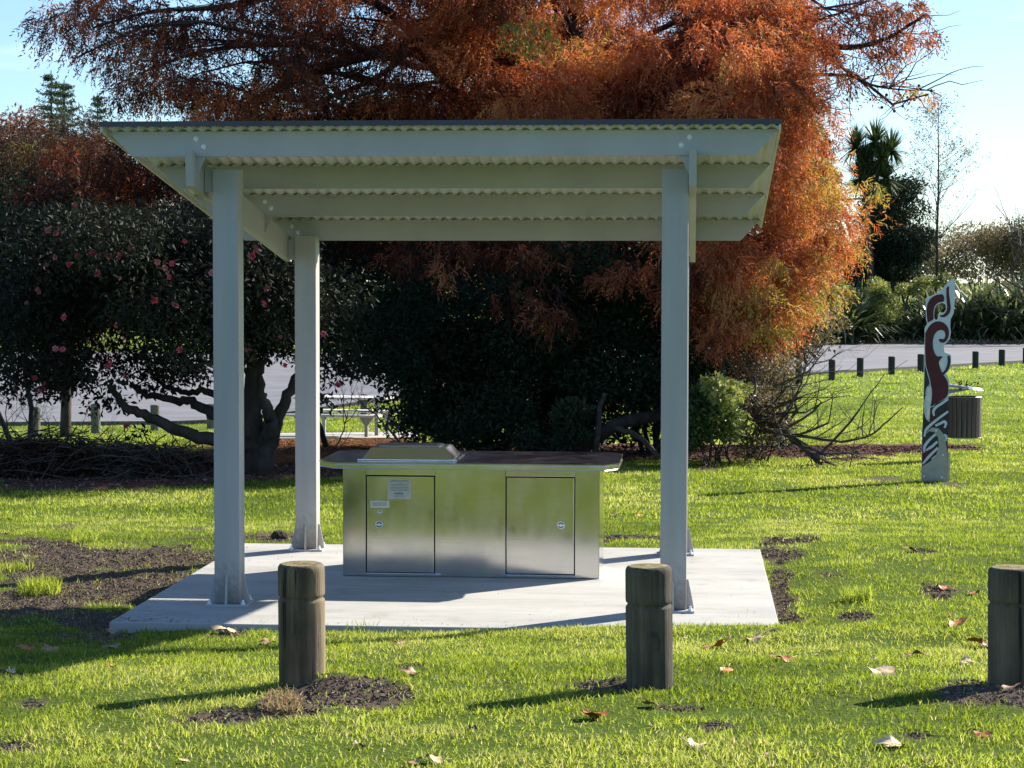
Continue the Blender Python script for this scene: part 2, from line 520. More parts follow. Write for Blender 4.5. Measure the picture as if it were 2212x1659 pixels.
M['evergreen'] = leafy('evergreen_leaf', [(0, (.016, .026, .016)), (.7, (.042, .062, .030)), (1, (.10, .12, .055))], .15, .65, spec=.10)
M['lightleaf'] = leafy('light_shrub_leaf', [(0, (.05, .08, .02)), (.6, (.14, .17, .05)), (1, (.40, .40, .12))], .35, .45, spec=.35)
M['olive'] = leafy('olive_shrub_leaf', [(0, (.05, .05, .03)), (.6, (.15, .13, .07)), (1, (.32, .24, .13))], .3, .5)
M['flax'] = leafy('flax_leaf', [(0, (.03, .05, .02)), (.6, (.10, .13, .05)), (1, (.30, .30, .16))], .25, .3, spec=.5)
M['palm'] = leafy('cabbage_tree_leaf', [(0, (.025, .045, .014)), (1, (.11, .15, .05))], .3, .4)
M['pine'] = leafy('pine_needles', [(0, (.05, .08, .05)), (1, (.12, .16, .09))], .2, .7)
M['haze_leaf'] = leafy('far_foliage', [(0, (.06, .075, .05)), (.5, (.14, .13, .08)), (1, (.26, .2, .13))], .3, .7)
M['pinkleaf'] = leafy('autumn_far_leaf', [(0, (.16, .08, .06)), (1, (.36, .2, .14))], .3, .7)
M['petal'] = simple('pink_petal', (.42, .03, .07), (.55, .08, .13), 30, .6, 0, 0)
M['petal_pale'] = simple('pale_pink_petal', (.45, .12, .14), (.55, .2, .2), 30, .6, 0, 0)
M['petal_old'] = simple('browning_petal', (.22, .05, .05), (.35, .10, .08), 30, .7, 0, 0)
M['cone'] = simple('green_brown_cone', (.05, .045, .03), (.10, .08, .05), 30, .8)
M['rust'] = simple('rust_leaf', (.34, .07, .025), (.60, .17, .05), 22, .55, 0, .4, .004)
M['orange'] = simple('orange_leaf', (.55, .17, .04), (.85, .36, .10), 22, .5, 0, .4, .004)
M['brown'] = simple('brown_leaf', (.22, .11, .06), (.46, .27, .16), 22, .6, 0, .4, .004)
M['cream'] = simple('cream_leaf', (.58, .39, .20), (.84, .65, .38), 16, .5, 0, .4, .004)
M['purple'] = simple('purple_petal', (.04, .02, .05), (.13, .06, .14), 22, .6, 0, .4, .004)
M['maroon'] = simple('maroon_paint', (.075, .008, .010), (.10, .014, .015), 6, .7, 0, .05, .001)
M['black'] = simple('black_paint', (.012, .012, .013), (.02, .02, .02), 6, .5, 0, .05, .001)
M['silver'] = simple('silver_paint', (.56, .60, .61), (.66, .70, .71), 6, .45, .1, .05, .001)
M['galv'] = simple('galvanised_shoe', (.30, .31, .27), (.38, .39, .34), 9, .42, .6, .08, .001)
M['bin_wood'] = simple('bin_slat_wood', (.07, .05, .038), (.19, .14, .105), 14, .85, 0, .4, .006, stretch=(2, 2, .1))
M['bin_metal'] = simple('bin_lid_paint', (.30, .33, .31), (.45, .48, .46), 9, .4, .3, .1, .002)

# ------------------------------------------------------------ ground
B1, B2, B3 = gpt(650, 1490), gpt(1405, 1491), gpt(2192, 1487)
mA, mB, mC = gpt(705, 1480), gpt(1345, 1480), gpt(2150, 1500)
mD = gpt(610, 1530)
MOUNDS += [(mA[0] + .04, mA[1] - .1, .17, .055), (mA[0] + .25, mA[1] - .15, .25, .02), (mB[0] + .02, mB[1] + .02, .12, .045), (mC[0], mC[1], .16, .03), (mD[0], mD[1], .13, .05)]

SOIL = [(1684, 1245, 50, 112), (1702, 1200, 50, 22), (200, 1335, 190, 46), (120, 1205, 220, 42), (240, 1255, 330, 105), (330, 1225, 260, 72), (60, 1240, 150, 60), (90, 1318, 190, 62), (480, 1353, 300, 15), (860, 1357, 300, 8), (1688, 1262, 38, 95), (1790, 1240, 45, 12), (1845, 1330, 32, 9),
        (1735, 1165, 30, 8), (2030, 1282, 60, 14), (1990, 1190, 32, 7), (760, 1497, 140, 24), (500, 1545, 170, 16), (610, 1535, 85, 22),
        (1330, 1480, 75, 18), (1120, 1477, 150, 7), (1480, 1528, 60, 6), (1540, 1572, 40, 9), (2120, 1502, 110, 20), (2200, 1500, 60, 22),
        (1985, 1590, 36, 9), (15, 1612, 60, 16), (570, 1158, 120, 12), (100, 1172, 170, 10), (1900, 1036, 55, 5), (2060, 1046, 60, 4), (60, 1520, 40, 9),
        (1290, 1170, 60, 7), (1660, 1178, 30, 5), (1530, 1012, 35, 4), (1760, 1125, 18, 3), (800, 1620, 30, 6), (1380, 1160, 100, 5), (2100, 1580, 25, 7), (880, 1440, 60, 4)]
MULCH = [(0, 1078), (200, 1064), (470, 1042), (740, 1030), (900, 1012), (1300, 1002), (1500, 998), (1750, 993), (1950, 986), (2100, 973), (2140, 962),
         (1950, 943), (1700, 925), (1500, 900), (1100, 890), (900, 940), (600, 957), (430, 985), (300, 992), (0, 985)]

def masks(x, y, z=None):
    z = ground_z(x, y) if z is None else z
    px, py = proj(np.stack([x, y, z], 1))
    nn = fbm(x * 3.1, y * 2.2, 4, 3) - .5
    soil = np.zeros(len(x))
    for (cx, cy, rx, ry) in SOIL:
        d = 1 - np.sqrt(((px - cx) / rx) ** 2 + ((py - cy) / ry) ** 2) + nn * 2.4
        soil = np.maximum(soil, ss(d * 2.0 + .12))
    nn2 = (fbm(x * 1.7, y * 1.0, 3, 9) - .5)
    mul = in_poly(px + nn2 * 40, py + nn2 * 22, MULCH).astype(float)
    beyond = (y < 24) | (y > 37)
    mul[beyond] = 0
    soil = np.where((soil < .9) & (y > 60), 0, soil)
    return soil, mul, px, py

def axis_steps(segs):
    out = [segs[0][0]]
    for (a, b, s, g) in segs:
        v = a; st = s
        while v < b - st * .5:
            v += st; st *= g
            out.append(min(v, b))
    return np.unique(np.round(out, 4))
xp = axis_steps([(0, 5.2, .075, 1.0), (5.2, 13, .16, 1.0), (13, 1800, .3, 1.11)])
xs = np.unique(np.concatenate([-xp, xp]))
ys = np.unique(np.concatenate([-axis_steps([(0, 900, .6, 1.2)]), axis_steps([(0, 6.8, .4, 1.0), (6.8, 17.4, .07, 1.0), (17.4, 34, .12, 1.0), (34, 3500, .25, 1.035)])]))
X, Y = np.meshgrid(xs, ys)
xf, yf = X.ravel(), Y.ravel()
zf = ground_z(xf, yf)
soil, mul, gpx, gpy = masks(xf, yf, zf)
amp = (1 - ss((yf - 30) / 30))
zf = zf + (fbm(xf * 2.2, yf * 2.2, 4, 21) - .5) * .035 * amp + soil * ((fbm(xf * 9, yf * 9, 3, 31) - .45) * .05 - .012) * amp + mul * (fbm(xf * 5, yf * 5, 3, 41)) * .06
uu, vv = W2L(xf, yf)
und = (uu > -3.46) & (uu < .58) & (vv > 12.52) & (vv < 16.44)
zf = np.where(und, np.minimum(zf, -.07), zf)
ROADF = [(-400, 50), (-60, 55), (-13, 57.5), (-6, 58.5), (0, 64), (10.3, 78.5), (21.7, 92), (60, 138), (400, 420)]
def road_front(x):
    return np.interp(x, [p[0] for p in ROADF], [p[1] for p in ROADF])
isroad = (yf > road_front(xf) + .3) & (yf < 119 + np.maximum(0, xf - 40) * 1.0)
zf = np.where(isroad, zf - .06, zf)
nx, ny = len(xs), len(ys)
i, j = np.meshgrid(np.arange(ny - 1), np.arange(nx - 1), indexing='ij')
GF = np.stack([i * nx + j, i * nx + j + 1, (i + 1) * nx + j + 1, (i + 1) * nx + j], -1).reshape(-1, 4)
gme = mesh_np('ground', np.stack([xf, yf, zf], 1), GF, {'soil': soil, 'mulch': mul}, True)
link('ground', gme, M['ground'], kind='structure')
ZG = zf.reshape(ny, nx)
def gz_mesh(x, y):
    ix = np.clip(np.searchsorted(xs, x) - 1, 0, nx - 2); iy = np.clip(np.searchsorted(ys, y) - 1, 0, ny - 2)
    tx = (x - xs[ix]) / (xs[ix + 1] - xs[ix]); ty = (y - ys[iy]) / (ys[iy + 1] - ys[iy])
    return (ZG[iy, ix] * (1 - tx) + ZG[iy, ix + 1] * tx) * (1 - ty) + (ZG[iy + 1, ix] * (1 - tx) + ZG[iy + 1, ix + 1] * tx) * ty

# car park asphalt
rx = np.concatenate([np.linspace(-400, -60, 18), np.linspace(-58, 60, 100), np.linspace(65, 400, 20)])
rt = np.linspace(0, 1, 60)
RX, RT = np.meshgrid(rx, rt)
RY = road_front(RX) * (1 - RT) + (119 + np.maximum(0, RX - 40)) * RT
RZ = ground_z(RX.ravel(), RY.ravel()) + .02
i, j = np.meshgrid(np.arange(len(rt) - 1), np.arange(len(rx) - 1), indexing='ij')
k = len(rx)
put('car_park_road', np.stack([RX.ravel(), RY.ravel(), RZ], 1), np.stack([i * k + j, i * k + j + 1, (i + 1) * k + j + 1, (i + 1) * k + j], -1).reshape(-1, 4), M['asphalt'], smooth=True, kind='structure')
# timber edging of the car park (near side)
kx = np.linspace(-40, 60, 120); ky = road_front(kx) - .05; kz = ground_z(kx, ky)
V = np.concatenate([np.stack([kx, ky - .06, kz - .05], 1), np.stack([kx, ky - .06, kz + .10], 1), np.stack([kx, ky + .06, kz + .10], 1), np.stack([kx, ky + .06, kz - .05], 1)])
F = []
for a in range(3):
    q = np.arange(119); F.append(np.stack([a * 120 + q, a * 120 + q + 1, (a + 1) * 120 + q + 1, (a + 1) * 120 + q], 1))
put('car_park_kerb', V, np.concatenate(F), M['wood_far'], kind='structure')

# pale path under the picnic table
pv = []
for px_, py_ in ((560, 953), (905, 951), (905, 938), (575, 941)):
    p = gpt(px_, py_); p[2] = ground_z(p[0], p[1]) + .05; pv.append(p)
pv = np.array(pv); V = np.concatenate([pv, pv - [0, 0, .12]])
put('concrete_path', V, [np.array([[0, 1, 2, 3]]), np.array([[0, 4, 5, 1], [1, 5, 6, 2], [2, 6, 7, 3], [3, 7, 4, 0]])], M['path'], kind='structure')

# ------------------------------------------------------------ concrete slab and shelter
V, F = box_vf(-3.39, .515, 12.5, 16.37, -.12, 0, .008)
put('concrete_slab', L2W(V), F, M['concrete'], kind='structure')

shelter = thing('picnic_shelter', L2W([(-1.44, 14.65, 0)])[0], 'open grey steel shelter with a corrugated skillion roof on a concrete slab', 'shelter')
def lput(name, VF, mat, parent, **kw):
    return put(name, L2W(VF[0]), VF[1], mat, parent, **kw)

def make_post(uc, vc, ztop, slope):
    w = .079
    po = lput('post', box_vf(uc - w, uc + w, vc - w, vc + w, .014, ztop, .006), M['paint_post'], shelter)
    lput('base_plate', box_vf(uc - .128, uc + .128, vc - .128, vc + .128, .0, .0135, .002), M['paint'], po)
    for (du, dv) in ((0, -1), (0, 1), (1, 0), (-1, 0)):
        t = .005
        if du == 0:
            pts = [(vc + dv * w, .014), (vc + dv * (w + .045), .014), (vc + dv * (w + .04), .05), (vc + dv * (w + .012), .19), (vc + dv * w, .19)]
            VF = prism_vf(pts, 0, uc - t, uc + t)
        else:
            pts = [(uc + du * w, .014), (uc + du * (w + .045), .014), (uc + du * (w + .04), .05), (uc + du * (w + .012), .19), (uc + du * w, .19)]
            VF = prism_vf(pts, 1, vc - t, vc + t)
        lput('gusset', VF, M['paint'], po)
    for su in (-1, 1):
        for sv in (-1, 1):
            c = (uc + su * .104, vc + sv * .104, .0136)
            lput('anchor_bolt', join([cyl_vf(c, 2, .014, .012, 6), cyl_vf((c[0], c[1], c[2] + .012), 2, .007, .016, 8)]), M['zinc'], po)
    return po
UL, UR, VF_, VB = -2.838, -.106, 13.27, 16.03
for uc in (UL, UR):
    make_post(uc, VF_, 2.675, 0)
    make_post(uc, VB, 2.325, 0)

SL = -.1405
def zb(v):                     # height of the underside of the beams
    return 2.737 + SL * (v - 12.98)
for kk, vq in enumerate((12.98, 14.04, 15.09, 16.14)):
    z0, z1 = zb(vq), zb(vq) + .15
    l0, l1 = (-3.505, .497) if kk == 0 else (-3.475, .487)
    pts = [(l0, z1), (l0 + .15, z0), (l1 - .14, z0), (l1, z1)]
    bmo = lput('beam', prism_vf(pts, 1, vq, vq + .05), M['paint'], shelter)
    for (bu, bz) in ((-2.968, z1 - .045), (-2.922, z1 - .092), (-.022, z1 - .045), (-.070, z1 - .092)):
        lput('bolt_head', join([cyl_vf((bu, vq - .004, bz), 1, .016, .003, 12), cyl_vf((bu, vq - .014, bz), 1, .007, .010, 12, .0135)]), M['zinc'], bmo)
# sloping side rafters
for (u0, u1, inner) in ((-3.016, -2.972, 1), (-.024, .02, -1)):
    pts = []
    for v in (12.9, 16.12):
        pass
    pts = [(12.885, zb(12.885) + .018), (16.13, zb(16.13) + .018), (16.155, zb(16.155) - .165), (12.915, zb(12.915) - .187)]
    # notch for every beam
    prof = [(12.885, zb(12.885) + .02)]
    for vq in (12.98, 14.04, 15.09):
        prof += [(vq - .004, zb(vq - .004) + .02), (vq - .004, zb(vq) - .003), (vq + .054, zb(vq) - .003), (vq + .054, zb(vq + .054) + .02)]
    prof += [(16.11, zb(16.11) + .02), (16.13, zb(16.13) - .16), (12.925, zb(12.925) - .187)]
    lput('rafter', prism_vf(prof, 0, u0, u1), M['paint'], shelter)
    for vq in (12.98, 14.04, 15.09, 16.14):
        if inner > 0:
            tri = [(u1, zb(vq) - .001), (u1 + .055, zb(vq) - .001), (u1 + .012, zb(vq) - .10), (u1, zb(vq) - .115)]
        else:
            tri = [(u0, zb(vq) - .001), (u0 - .055, zb(vq) - .001), (u0 - .008, zb(vq) - .10), (u0, zb(vq) - .115)]
        lput('bracket', prism_vf(tri, 1, vq + .012, vq + .022), M['paint'], shelter)
for vc in (VF_, VB):
    lput('packer_plate', box_vf(-2.970, -2.919, vc - .05, vc + .05, zb(vc) - .16, zb(vc) - .01, .002), M['paint'], shelter)

# corrugated roof sheet
u = np.linspace(-3.5165, .4965, 422); vl = np.linspace(12.90, 16.36, 5)
wv = .0085 * np.cos((u - .0) * 2 * math.pi / .0762)
UU, VV = np.meshgrid(u, vl)
ZZ = (2.737 + .15 + .0080 + SL * (VV - 12.98)) + wv[None, :]
top = np.stack([UU.ravel(), VV.ravel(), ZZ.ravel() + .0012], 1); bot = top - [0, 0, .0024]
nu, nv = len(u), len(vl)
i, j = np.meshgrid(np.arange(nv - 1), np.arange(nu - 1), indexing='ij')
q = np.stack([i * nu + j, i * nu + j + 1, (i + 1) * nu + j + 1, (i + 1) * nu + j], -1).reshape(-1, 4)
e0 = np.arange(nu - 1); off = nu * nv
front = np.stack([e0, e0 + off, e0 + 1 + off, e0 + 1], 1); back = front + 0; back = np.stack([e0 + (nv - 1) * nu, e0 + 1 + (nv - 1) * nu, e0 + 1 + (nv - 1) * nu + off, e0 + (nv - 1) * nu + off], 1)
put('roof_sheet', L2W(np.concatenate([top, bot])), np.concatenate([q, (q + off)[:, ::-1], front, back]), M['paint_roof'], shelter, smooth=True)
def rz(v):
    return 2.737 + .15 + .0105 + SL * (v - 12.98)
# ridge cap along the high front edge
prof = [(12.875, rz(12.875) - .001), (12.875, rz(12.875) + .029), (13.05, rz(13.05) + .024), (13.05, rz(13.05) + .0195), (12.881, rz(12.881) + .0215), (12.881, rz(12.881) - .001)]
lput('front_cap', prism_vf(prof, 0, -3.532, .511), M['fascia'], shelter)
# side flashings
for (a, b_) in ((-3.530, -3.515), (.495, .509)):
    prof = [(12.89, rz(12.89) - .03), (12.89, rz(12.89) + .018), (16.37, rz(16.37) + .018), (16.37, rz(16.37) - .03)]
    lput('side_flashing', prism_vf(prof, 0, a, b_), M['paint_roof'], shelter)
for (a, b_) in ((-3.482, -3.44), (.453, .495)):
    prof = [(12.73, rz(12.73) - .030), (12.73, rz(12.73) - .027), (16.37, rz(16.37) - .027), (16.37, rz(16.37) - .030)]
# blobs of mastic / screw ends on the sheet edge
# ------------------------------------------------------------ stainless barbecue
bbq = thing('barbecue_bench', L2W([(-1.48, 15.0, 0)])[0], 'stainless steel double barbecue cabinet with a low lid on its worktop, standing under the shelter', 'barbecue')
F0 = 14.61
DU = [(-2.184, -1.726), (-1.237, -.782)]
DZ = (.030, .680)
cab = [box_vf(-2.345, -.617, F0 + .03, 15.30, .004, .741)]
# front skin in pieces round the two doors
g = .006
fr = [(-2.347, DU[0][0] - g, .004, .742), (DU[0][1] + g, DU[1][0] - g, .004, .742), (DU[1][1] + g, -.615, .004, .742),
      (DU[0][0] - g, DU[0][1] + g, DZ[1] + g, .742), (DU[1][0] - g, DU[1][1] + g, DZ[1] + g, .742),
      (DU[0][0] - g, DU[0][1] + g, .004, DZ[0] - g), (DU[1][0] - g, DU[1][1] + g, .004, DZ[0] - g)]
body = put('cabinet_body', L2W(cab[0][0] + [0, .002, 0]), cab[0][1], M['steel'], bbq)
for (a, b_, c, d) in fr:
    lput('front_panel', box_vf(a + .0008, b_ - .0008, F0, F0 + .028, c, d, .0015), M['steel'], bbq)
lput('door_recess', box_vf(-2.2, -.76, F0 + .0285, F0 + .031, .01, .70), M['gap'], bbq)
for side in (0, 1):
    a, b_ = (-.614, -.6125) if side else (-2.3500, -2.3480)
lput('side_panel', box_vf(-.6145, -.612, F0 + .003, 15.30, .004, .741), M['steel'], bbq)
doors = []
for (a, b_) in DU:
    d = lput('door', box_vf(a, b_, F0 - .001, F0 + .022, DZ[0], DZ[1], .003), M['steel'], bbq)
    doors.append(d)
    lput('door_sill', box_vf(a - .01, b_ + .045, F0 - .012, F0 - .001, .004, .022, .002), M['steel'], bbq)
def lock(u_, z_, r_, parent):
    parts = [cyl_vf((u_, F0 - .010, z_), 1, r_ * .92, .009, 24, r_)]
    lput('lock', join(parts), M['plate'], parent)
    lput('lock_ring', join([cyl_vf((u_, F0 - .0115, z_), 1, r_ * .66, .0014, 24)]), M['gap'], parent)
    lput('key_barrel', join([cyl_vf((u_, F0 - .016, z_), 1, r_ * .42, .0044, 18), box_vf(u_ - r_ * .8, u_ + r_ * .8, F0 - .0145, F0 - .0118, z_ - r_ * .16, z_ + r_ * .16)]), M['zinc'], parent)
lock(-2.094, .435, .017, doors[0]); lock(-2.098, .352, .027, doors[0]); lock(-.870, .361, .027, doors[1])
lput('sticker', box_vf(-2.041, -1.880, F0 - .0022, F0 - .0012, .525, .662), M['sticker'], doors[0])
lput('name_plate', box_vf(-2.157, -2.031, F0 - .0040, F0 - .0012, .466, .512, .001), M['plate'], doors[0])
# rows of print, too small to read
pr = []
rs = random.Random(3)
for (zc, h, wl_, wr) in ((.652, .0032, .13, .87), (.643, .0028, .10, .90), (.633, .0022, .38, .62), (.6235, .003, .12, .86), (.6145, .003, .15, .84), (.6035, .003, .10, .92), (.5945, .003, .13, .90), (.585, .003, .10, .92), (.5495, .002, .30, .70), (.541, .002, .28, .72)):
    x = -2.041 + .161 * wl_
    while x < -2.041 + .161 * wr:
        w_ = rs.uniform(.005, .016)
        pr.append(box_vf(x, min(x + w_, -2.041 + .161 * wr), F0 - .0028, F0 - .0023, zc - h / 2, zc + h / 2)); x += w_ + .0025
x = -1.996
for w_, h in ((.006, .010), (.008, .007), (.006, .008), (.009, .007), (.008, .007), (.007, .007), (.010, .009)):
    pr.append(box_vf(x, x + w_, F0 - .0028, F0 - .0023, .5585, .5585 + h)); x += w_ + .0012
pr.append(box_vf(-1.99, -1.972, F0 - .0028, F0 - .0023, .571, .5725)); pr.append(box_vf(-1.955, -1.94, F0 - .0028, F0 - .0023, .571, .5725))
pr.append(prism_vf([(-1.968, .570), (-1.958, .570), (-1.957, .579)], 1, F0 - .0028, F0 - .0023))
for zc in (.502, .495, .488, .481):
    pr.append(box_vf(-2.148, -2.045, F0 - .0046, F0 - .0041, zc - .0012, zc + .0012))
lput('printed_lines', join(pr), M['print'], doors[0], kind='stuff')
# worktop with cut corners and folded lip
top_o = [(-2.375, 14.425), (-.565, 14.405), (-.480, 14.56), (-.480, 15.38), (-.56, 15.50), (-2.40, 15.52), (-2.505, 15.40), (-2.505, 14.60)]
wt = lput('worktop', prism_vf(top_o, 2, .7765, .785), M['steel_top'], bbq)
bm = bmesh.new()
n8 = len(top_o); cx_, cy_ = -1.48, 14.96
ring = []
def inset(p, k):
    return (p[0] - math.copysign(k, p[0] - cx_), p[1] - math.copysign(k, p[1] - cy_))
outer = [bm.verts.new((p[0], p[1], .778)) for p in top_o]
outer2 = [bm.verts.new((*inset(p, -.006), .772)) for p in top_o]
outer3 = [bm.verts.new((*inset(p, -.006), .748)) for p in top_o]
outer4 = [bm.verts.new((*inset(p, .0), .7435)) for p in top_o]
inner4 = [bm.verts.new((*inset(p, .03), .7435)) for p in top_o]
for rA, rB in ((outer, outer2), (outer2, outer3), (outer3, outer4), (outer4, inner4)):
    for k in range(n8):
        bm.faces.new((rA[k], rA[(k + 1) % n8], rB[(k + 1) % n8], rB[k]))
bmesh.ops.recalc_face_normals(bm, faces=bm.faces[:])
bm.verts.index_update()
V = np.array([v.co[:] for v in bm.verts]); F = np.array([[v.index for v in f.verts] for f in bm.faces]); bm.free()
lput('edge_lip', (V, F), M['steel_lid'], bbq)
lput('top_underside', box_vf(-2.36, -.60, F0 - .1, 15.4, .7442, .7500), M['steel'], bbq)
# lid: low pan with sloped ends and a raised strip
def frustum(u0, u1, v0, v1, z0, z1, iu, iv):
    V = np.array([(u0, v0, z0), (u1, v0, z0), (u1, v1, z0), (u0, v1, z0), (u0 + iu, v0 + iv, z1), (u1 - iu, v0 + iv, z1), (u1 - iu, v1 - iv, z1), (u0 + iu, v1 - iv, z1)])
    F = np.array([[0, 1, 5, 4], [1, 2, 6, 5], [2, 3, 7, 6], [3, 0, 4, 7], [4, 5, 6, 7], [3, 2, 1, 0]])
    bm = bmesh.new(); vs_ = [bm.verts.new(p) for p in V]
    for f in F:
        bm.faces.new([vs_[k] for k in f])
    bmesh.ops.bevel(bm, geom=bm.edges[:], offset=min(.0035, (z1 - z0) * .3), segments=3, affect='EDGES')
    bmesh.ops.triangulate(bm, faces=bm.faces[:]); bm.verts.index_update()
    V = np.array([v.co[:] for v in bm.verts]); F = np.array([[v.index for v in f.verts] for f in bm.faces]); bm.free()
    return V, F
lid = lput('lid', frustum(-2.225, -1.595, 14.62, 15.12, .7856, .868, .062, .055), M['steel_lid'], bbq, smooth=False)
lput('lid_rim', box_vf(-2.245, -1.575, 14.60, 15.14, .7852, .7955, .003), M['steel_lid'], lid)
lput('lid_handle', frustum(-2.12, -1.70, 14.72, 15.02, .8684, .878, .012, .012), M['steel_lid'], lid)

# ------------------------------------------------------------ bollards in the foreground
def make_bollard_mesh(seed, H=.555, Rr=.1):
    rs_ = np.random.default_rng(seed)
    n = 56
    zs = np.concatenate([np.linspace(-.15, .36, 9), [.366, .371, .377, .382, .388], np.linspace(.395, H - .03, 7), [H - .016, H - .007, H - .002, H]])
    rr = np.full(len(zs), Rr)
    rr[9:14] = [Rr - .001, Rr - .006, Rr - .009, Rr - .006, Rr - .001]
    rr[-4:] = [Rr - .001, Rr - .005, Rr - .010, Rr - .016]
    a = np.arange(n) * 2 * math.pi / n
    V = []
    ph = rs_.uniform(0, 6, 3)
    for z, r_ in zip(zs, rr):
        w = 1 + .012 * np.sin(3 * a + ph[0]) + .008 * np.sin(7 * a + ph[1]) + .006 * vnoise(a * 6, np.full(n, z * 3), seed=seed)
        crack = 1 - .03 * np.exp(-((a - 2.2 - ph[2] * .3) / .05) ** 2) * (.5 + .5 * math.sin(z * 6))
        V.append(np.stack([r_ * w * crack * np.cos(a), r_ * w * crack * np.sin(a), np.full(n, z)], 1))
    V = np.concatenate(V)
    m_ = len(zs)
    i, j = np.meshgrid(np.arange(m_ - 1), np.arange(n), indexing='ij')
    F = np.stack([i * n + j, i * n + (j + 1) % n, (i + 1) * n + (j + 1) % n, (i + 1) * n + j], -1).reshape(-1, 4)
    me = mesh_np('post_body', V, F, smooth=True)
    # top disc
    V2 = [np.array([[0, 0, H + .003]])]
    for k, rr_ in enumerate((.03, .06, Rr - .016)):
        w = 1 + .012 * np.sin(3 * a + ph[0]) + .008 * np.sin(7 * a + ph[1]) + .006 * vnoise(a * 6, np.full(n, H * 3), seed=seed)
        V2.append(np.stack([rr_ * w * np.cos(a), rr_ * w * np.sin(a), H + .0005 + rs_.normal(0, .0012, n) * (k < 2)], 1))
    V2 = np.concatenate(V2)
    j = np.arange(n); jn = (j + 1) % n
    F3 = np.stack([np.zeros(n, int), 1 + j, 1 + jn], 1)
    F4 = np.concatenate([np.stack([1 + k * n + j, 1 + (k + 1) * n + j, 1 + (k + 1) * n + jn, 1 + k * n + jn], 1) for k in (0, 1)])
    me2 = mesh_np('end_grain', V2, [F3, F4], smooth=True)
    return me, me2
for k, (P, lab, H_) in enumerate(((B1, 'thick round timber bollard in front of the left end of the barbecue', .522),
                              (B2, 'thick round timber bollard in front of the right shelter post', .540),
                              (B3, 'dark round timber bollard cut by the right edge of the photo', .530))):
    t = thing('bollard', (P[0], P[1] + .06, ground_z(P[0], P[1]) - .02), lab, 'bollard', 'timber bollards along the lawn in front')
    a_, b_ = make_bollard_mesh(11 + k, H_)
    o = link('bollard_body', a_, M['bollard'] if k < 1 else M['bollard_dark'], t); link('end_grain', b_, M['endgrain'], t)
    t.rotation_euler = (R((.9, -.6, .4)[k]), R((-.7, .5, .3)[k]), R((20, 140, 250)[k]))

# ------------------------------------------------------------ the distant posts round the car park
def far_post(px, py, wpx, hpx, label, mat):
    Y = .23 * FOC / wpx * .9
    g_ = gpt(px, py)
    s = FOC / g_[1]
    h = hpx / s; r_ = wpx / s / 2
    V, F = cyl_vf((0, 0, -.2), 2, r_, h + .2, 16)
    VT, FT = cyl_vf((0, 0, h), 2, r_, .02, 16, r_ * .85)
    V2, F2 = join([(V, F), (VT, FT)])
    V2 = V2 + [g_[0], g_[1], ground_z(g_[0], g_[1])]
    t = put('car_park_post', V2, F2, mat, smooth=False, label=label, category='post')
    t['group'] = 'short timber posts round the car park'
    return t
for (px, yb, w, h, lab) in (
        (77, 946, 21, 66, 'weathered short post standing in the brush at the left edge'),
        (207, 936, 21, 62, 'weathered short post half hidden by the hanging camellia leaves'),
        (335, 930, 20, 54, 'weathered short post above the low camellia limb'),
        (456, 926, 19, 52, 'weathered short post just left of the left shelter post'),
        (578, 922, 18, 50, 'weathered short post seen through the fork of the camellia trunk'),
        (787, 900, 17, 47, 'weathered short post behind the picnic table')):
    far_post(px, yb, w, h, lab, M['wood_far'])
for (px, yb, w, h, lab) in (
        (1725, 829, 15, 43, 'dark short post right beside the orange tree, behind the bare fallen branch'),
        (1797, 822, 15, 44, 'dark short post with bare twigs reaching up in front of it'),
        (1858, 815, 15, 41, 'dark short post third from the orange tree'),
        (1926, 809, 15, 38, 'dark short post second to the left of the carved post'),
        (1989, 804, 15, 38, 'dark short post touching the left side of the carved post'),
        (2045, 800, 12, 36, 'dark short post almost hidden behind the carved post'),
        (2107, 797, 14, 37, 'dark short post first to the right of the carved post'),
        (2164, 790, 14, 34, 'dark short post second to the right of the carved post'),
        (2216, 786, 14, 34, 'dark short post cut by the right edge beside the car park')):
    far_post(px, yb, w, h, lab, M['wood_dark'])

# ------------------------------------------------------------ carved post
TB = gpt(2018, 1041)
sc_t = .5423 / (FOC / TB[1] * 1.8228)
carved = thing('carved_post', (TB[0], TB[1], ground_z(TB[0], TB[1])), 'tall carved panel post with maroon scrolls and silver edges on a steel shoe', 'carving')
TYAW = R(-9)
def T3(pts, y0, y1, holes=None):
    """outline in crop units -> a panel between depths y0..y1"""
    from mathutils.geometry import tessellate_polygon
    P = [((x - 336) * sc_t, (1560 - y) * sc_t) for x, y in pts]
    loops = [P] + [[((x - 336) * sc_t, (1560 - y) * sc_t) for x, y in h] for h in (holes or [])]
    flat = [p for lp in loops for p in lp]
    tris = tessellate_polygon([[Vector((p[0], p[1], 0)) for p in lp] for lp in loops])
    n = len(flat)
    V = np.array([(p[0], y0, p[1]) for p in flat] + [(p[0], y1, p[1]) for p in flat])
    F = [(a, b, c) for a, b, c in tris] + [(a + n, c + n, b + n) for a, b, c in tris]
    k = 0
    for lp in loops:
        m_ = len(lp)
        for q_ in range(m_):
            a, b = k + q_, k + (q_ + 1) % m_
            F += [(a, b, b + n), (a, b + n, a + n)]
        k += m_
    c, s = math.cos(TYAW), math.sin(TYAW)
    W = V.copy(); W[:, 0] = V[:, 0] * c - V[:, 1] * s; W[:, 1] = V[:, 0] * s + V[:, 1] * c
    return W + [TB[0], TB[1], ground_z(TB[0], TB[1])], np.array(F)
def sm2(pts, k=4):
    P = np.array(list(pts) + [pts[0]], float); P = smooth_path(P, k)[:-1]
    return [tuple(p) for p in P]
def tput(name, pts, y0, y1, mat, holes=None, **kw):
    V, F = T3(pts, y0, y1, holes)
    return put(name, V, F, mat, carved, **kw)
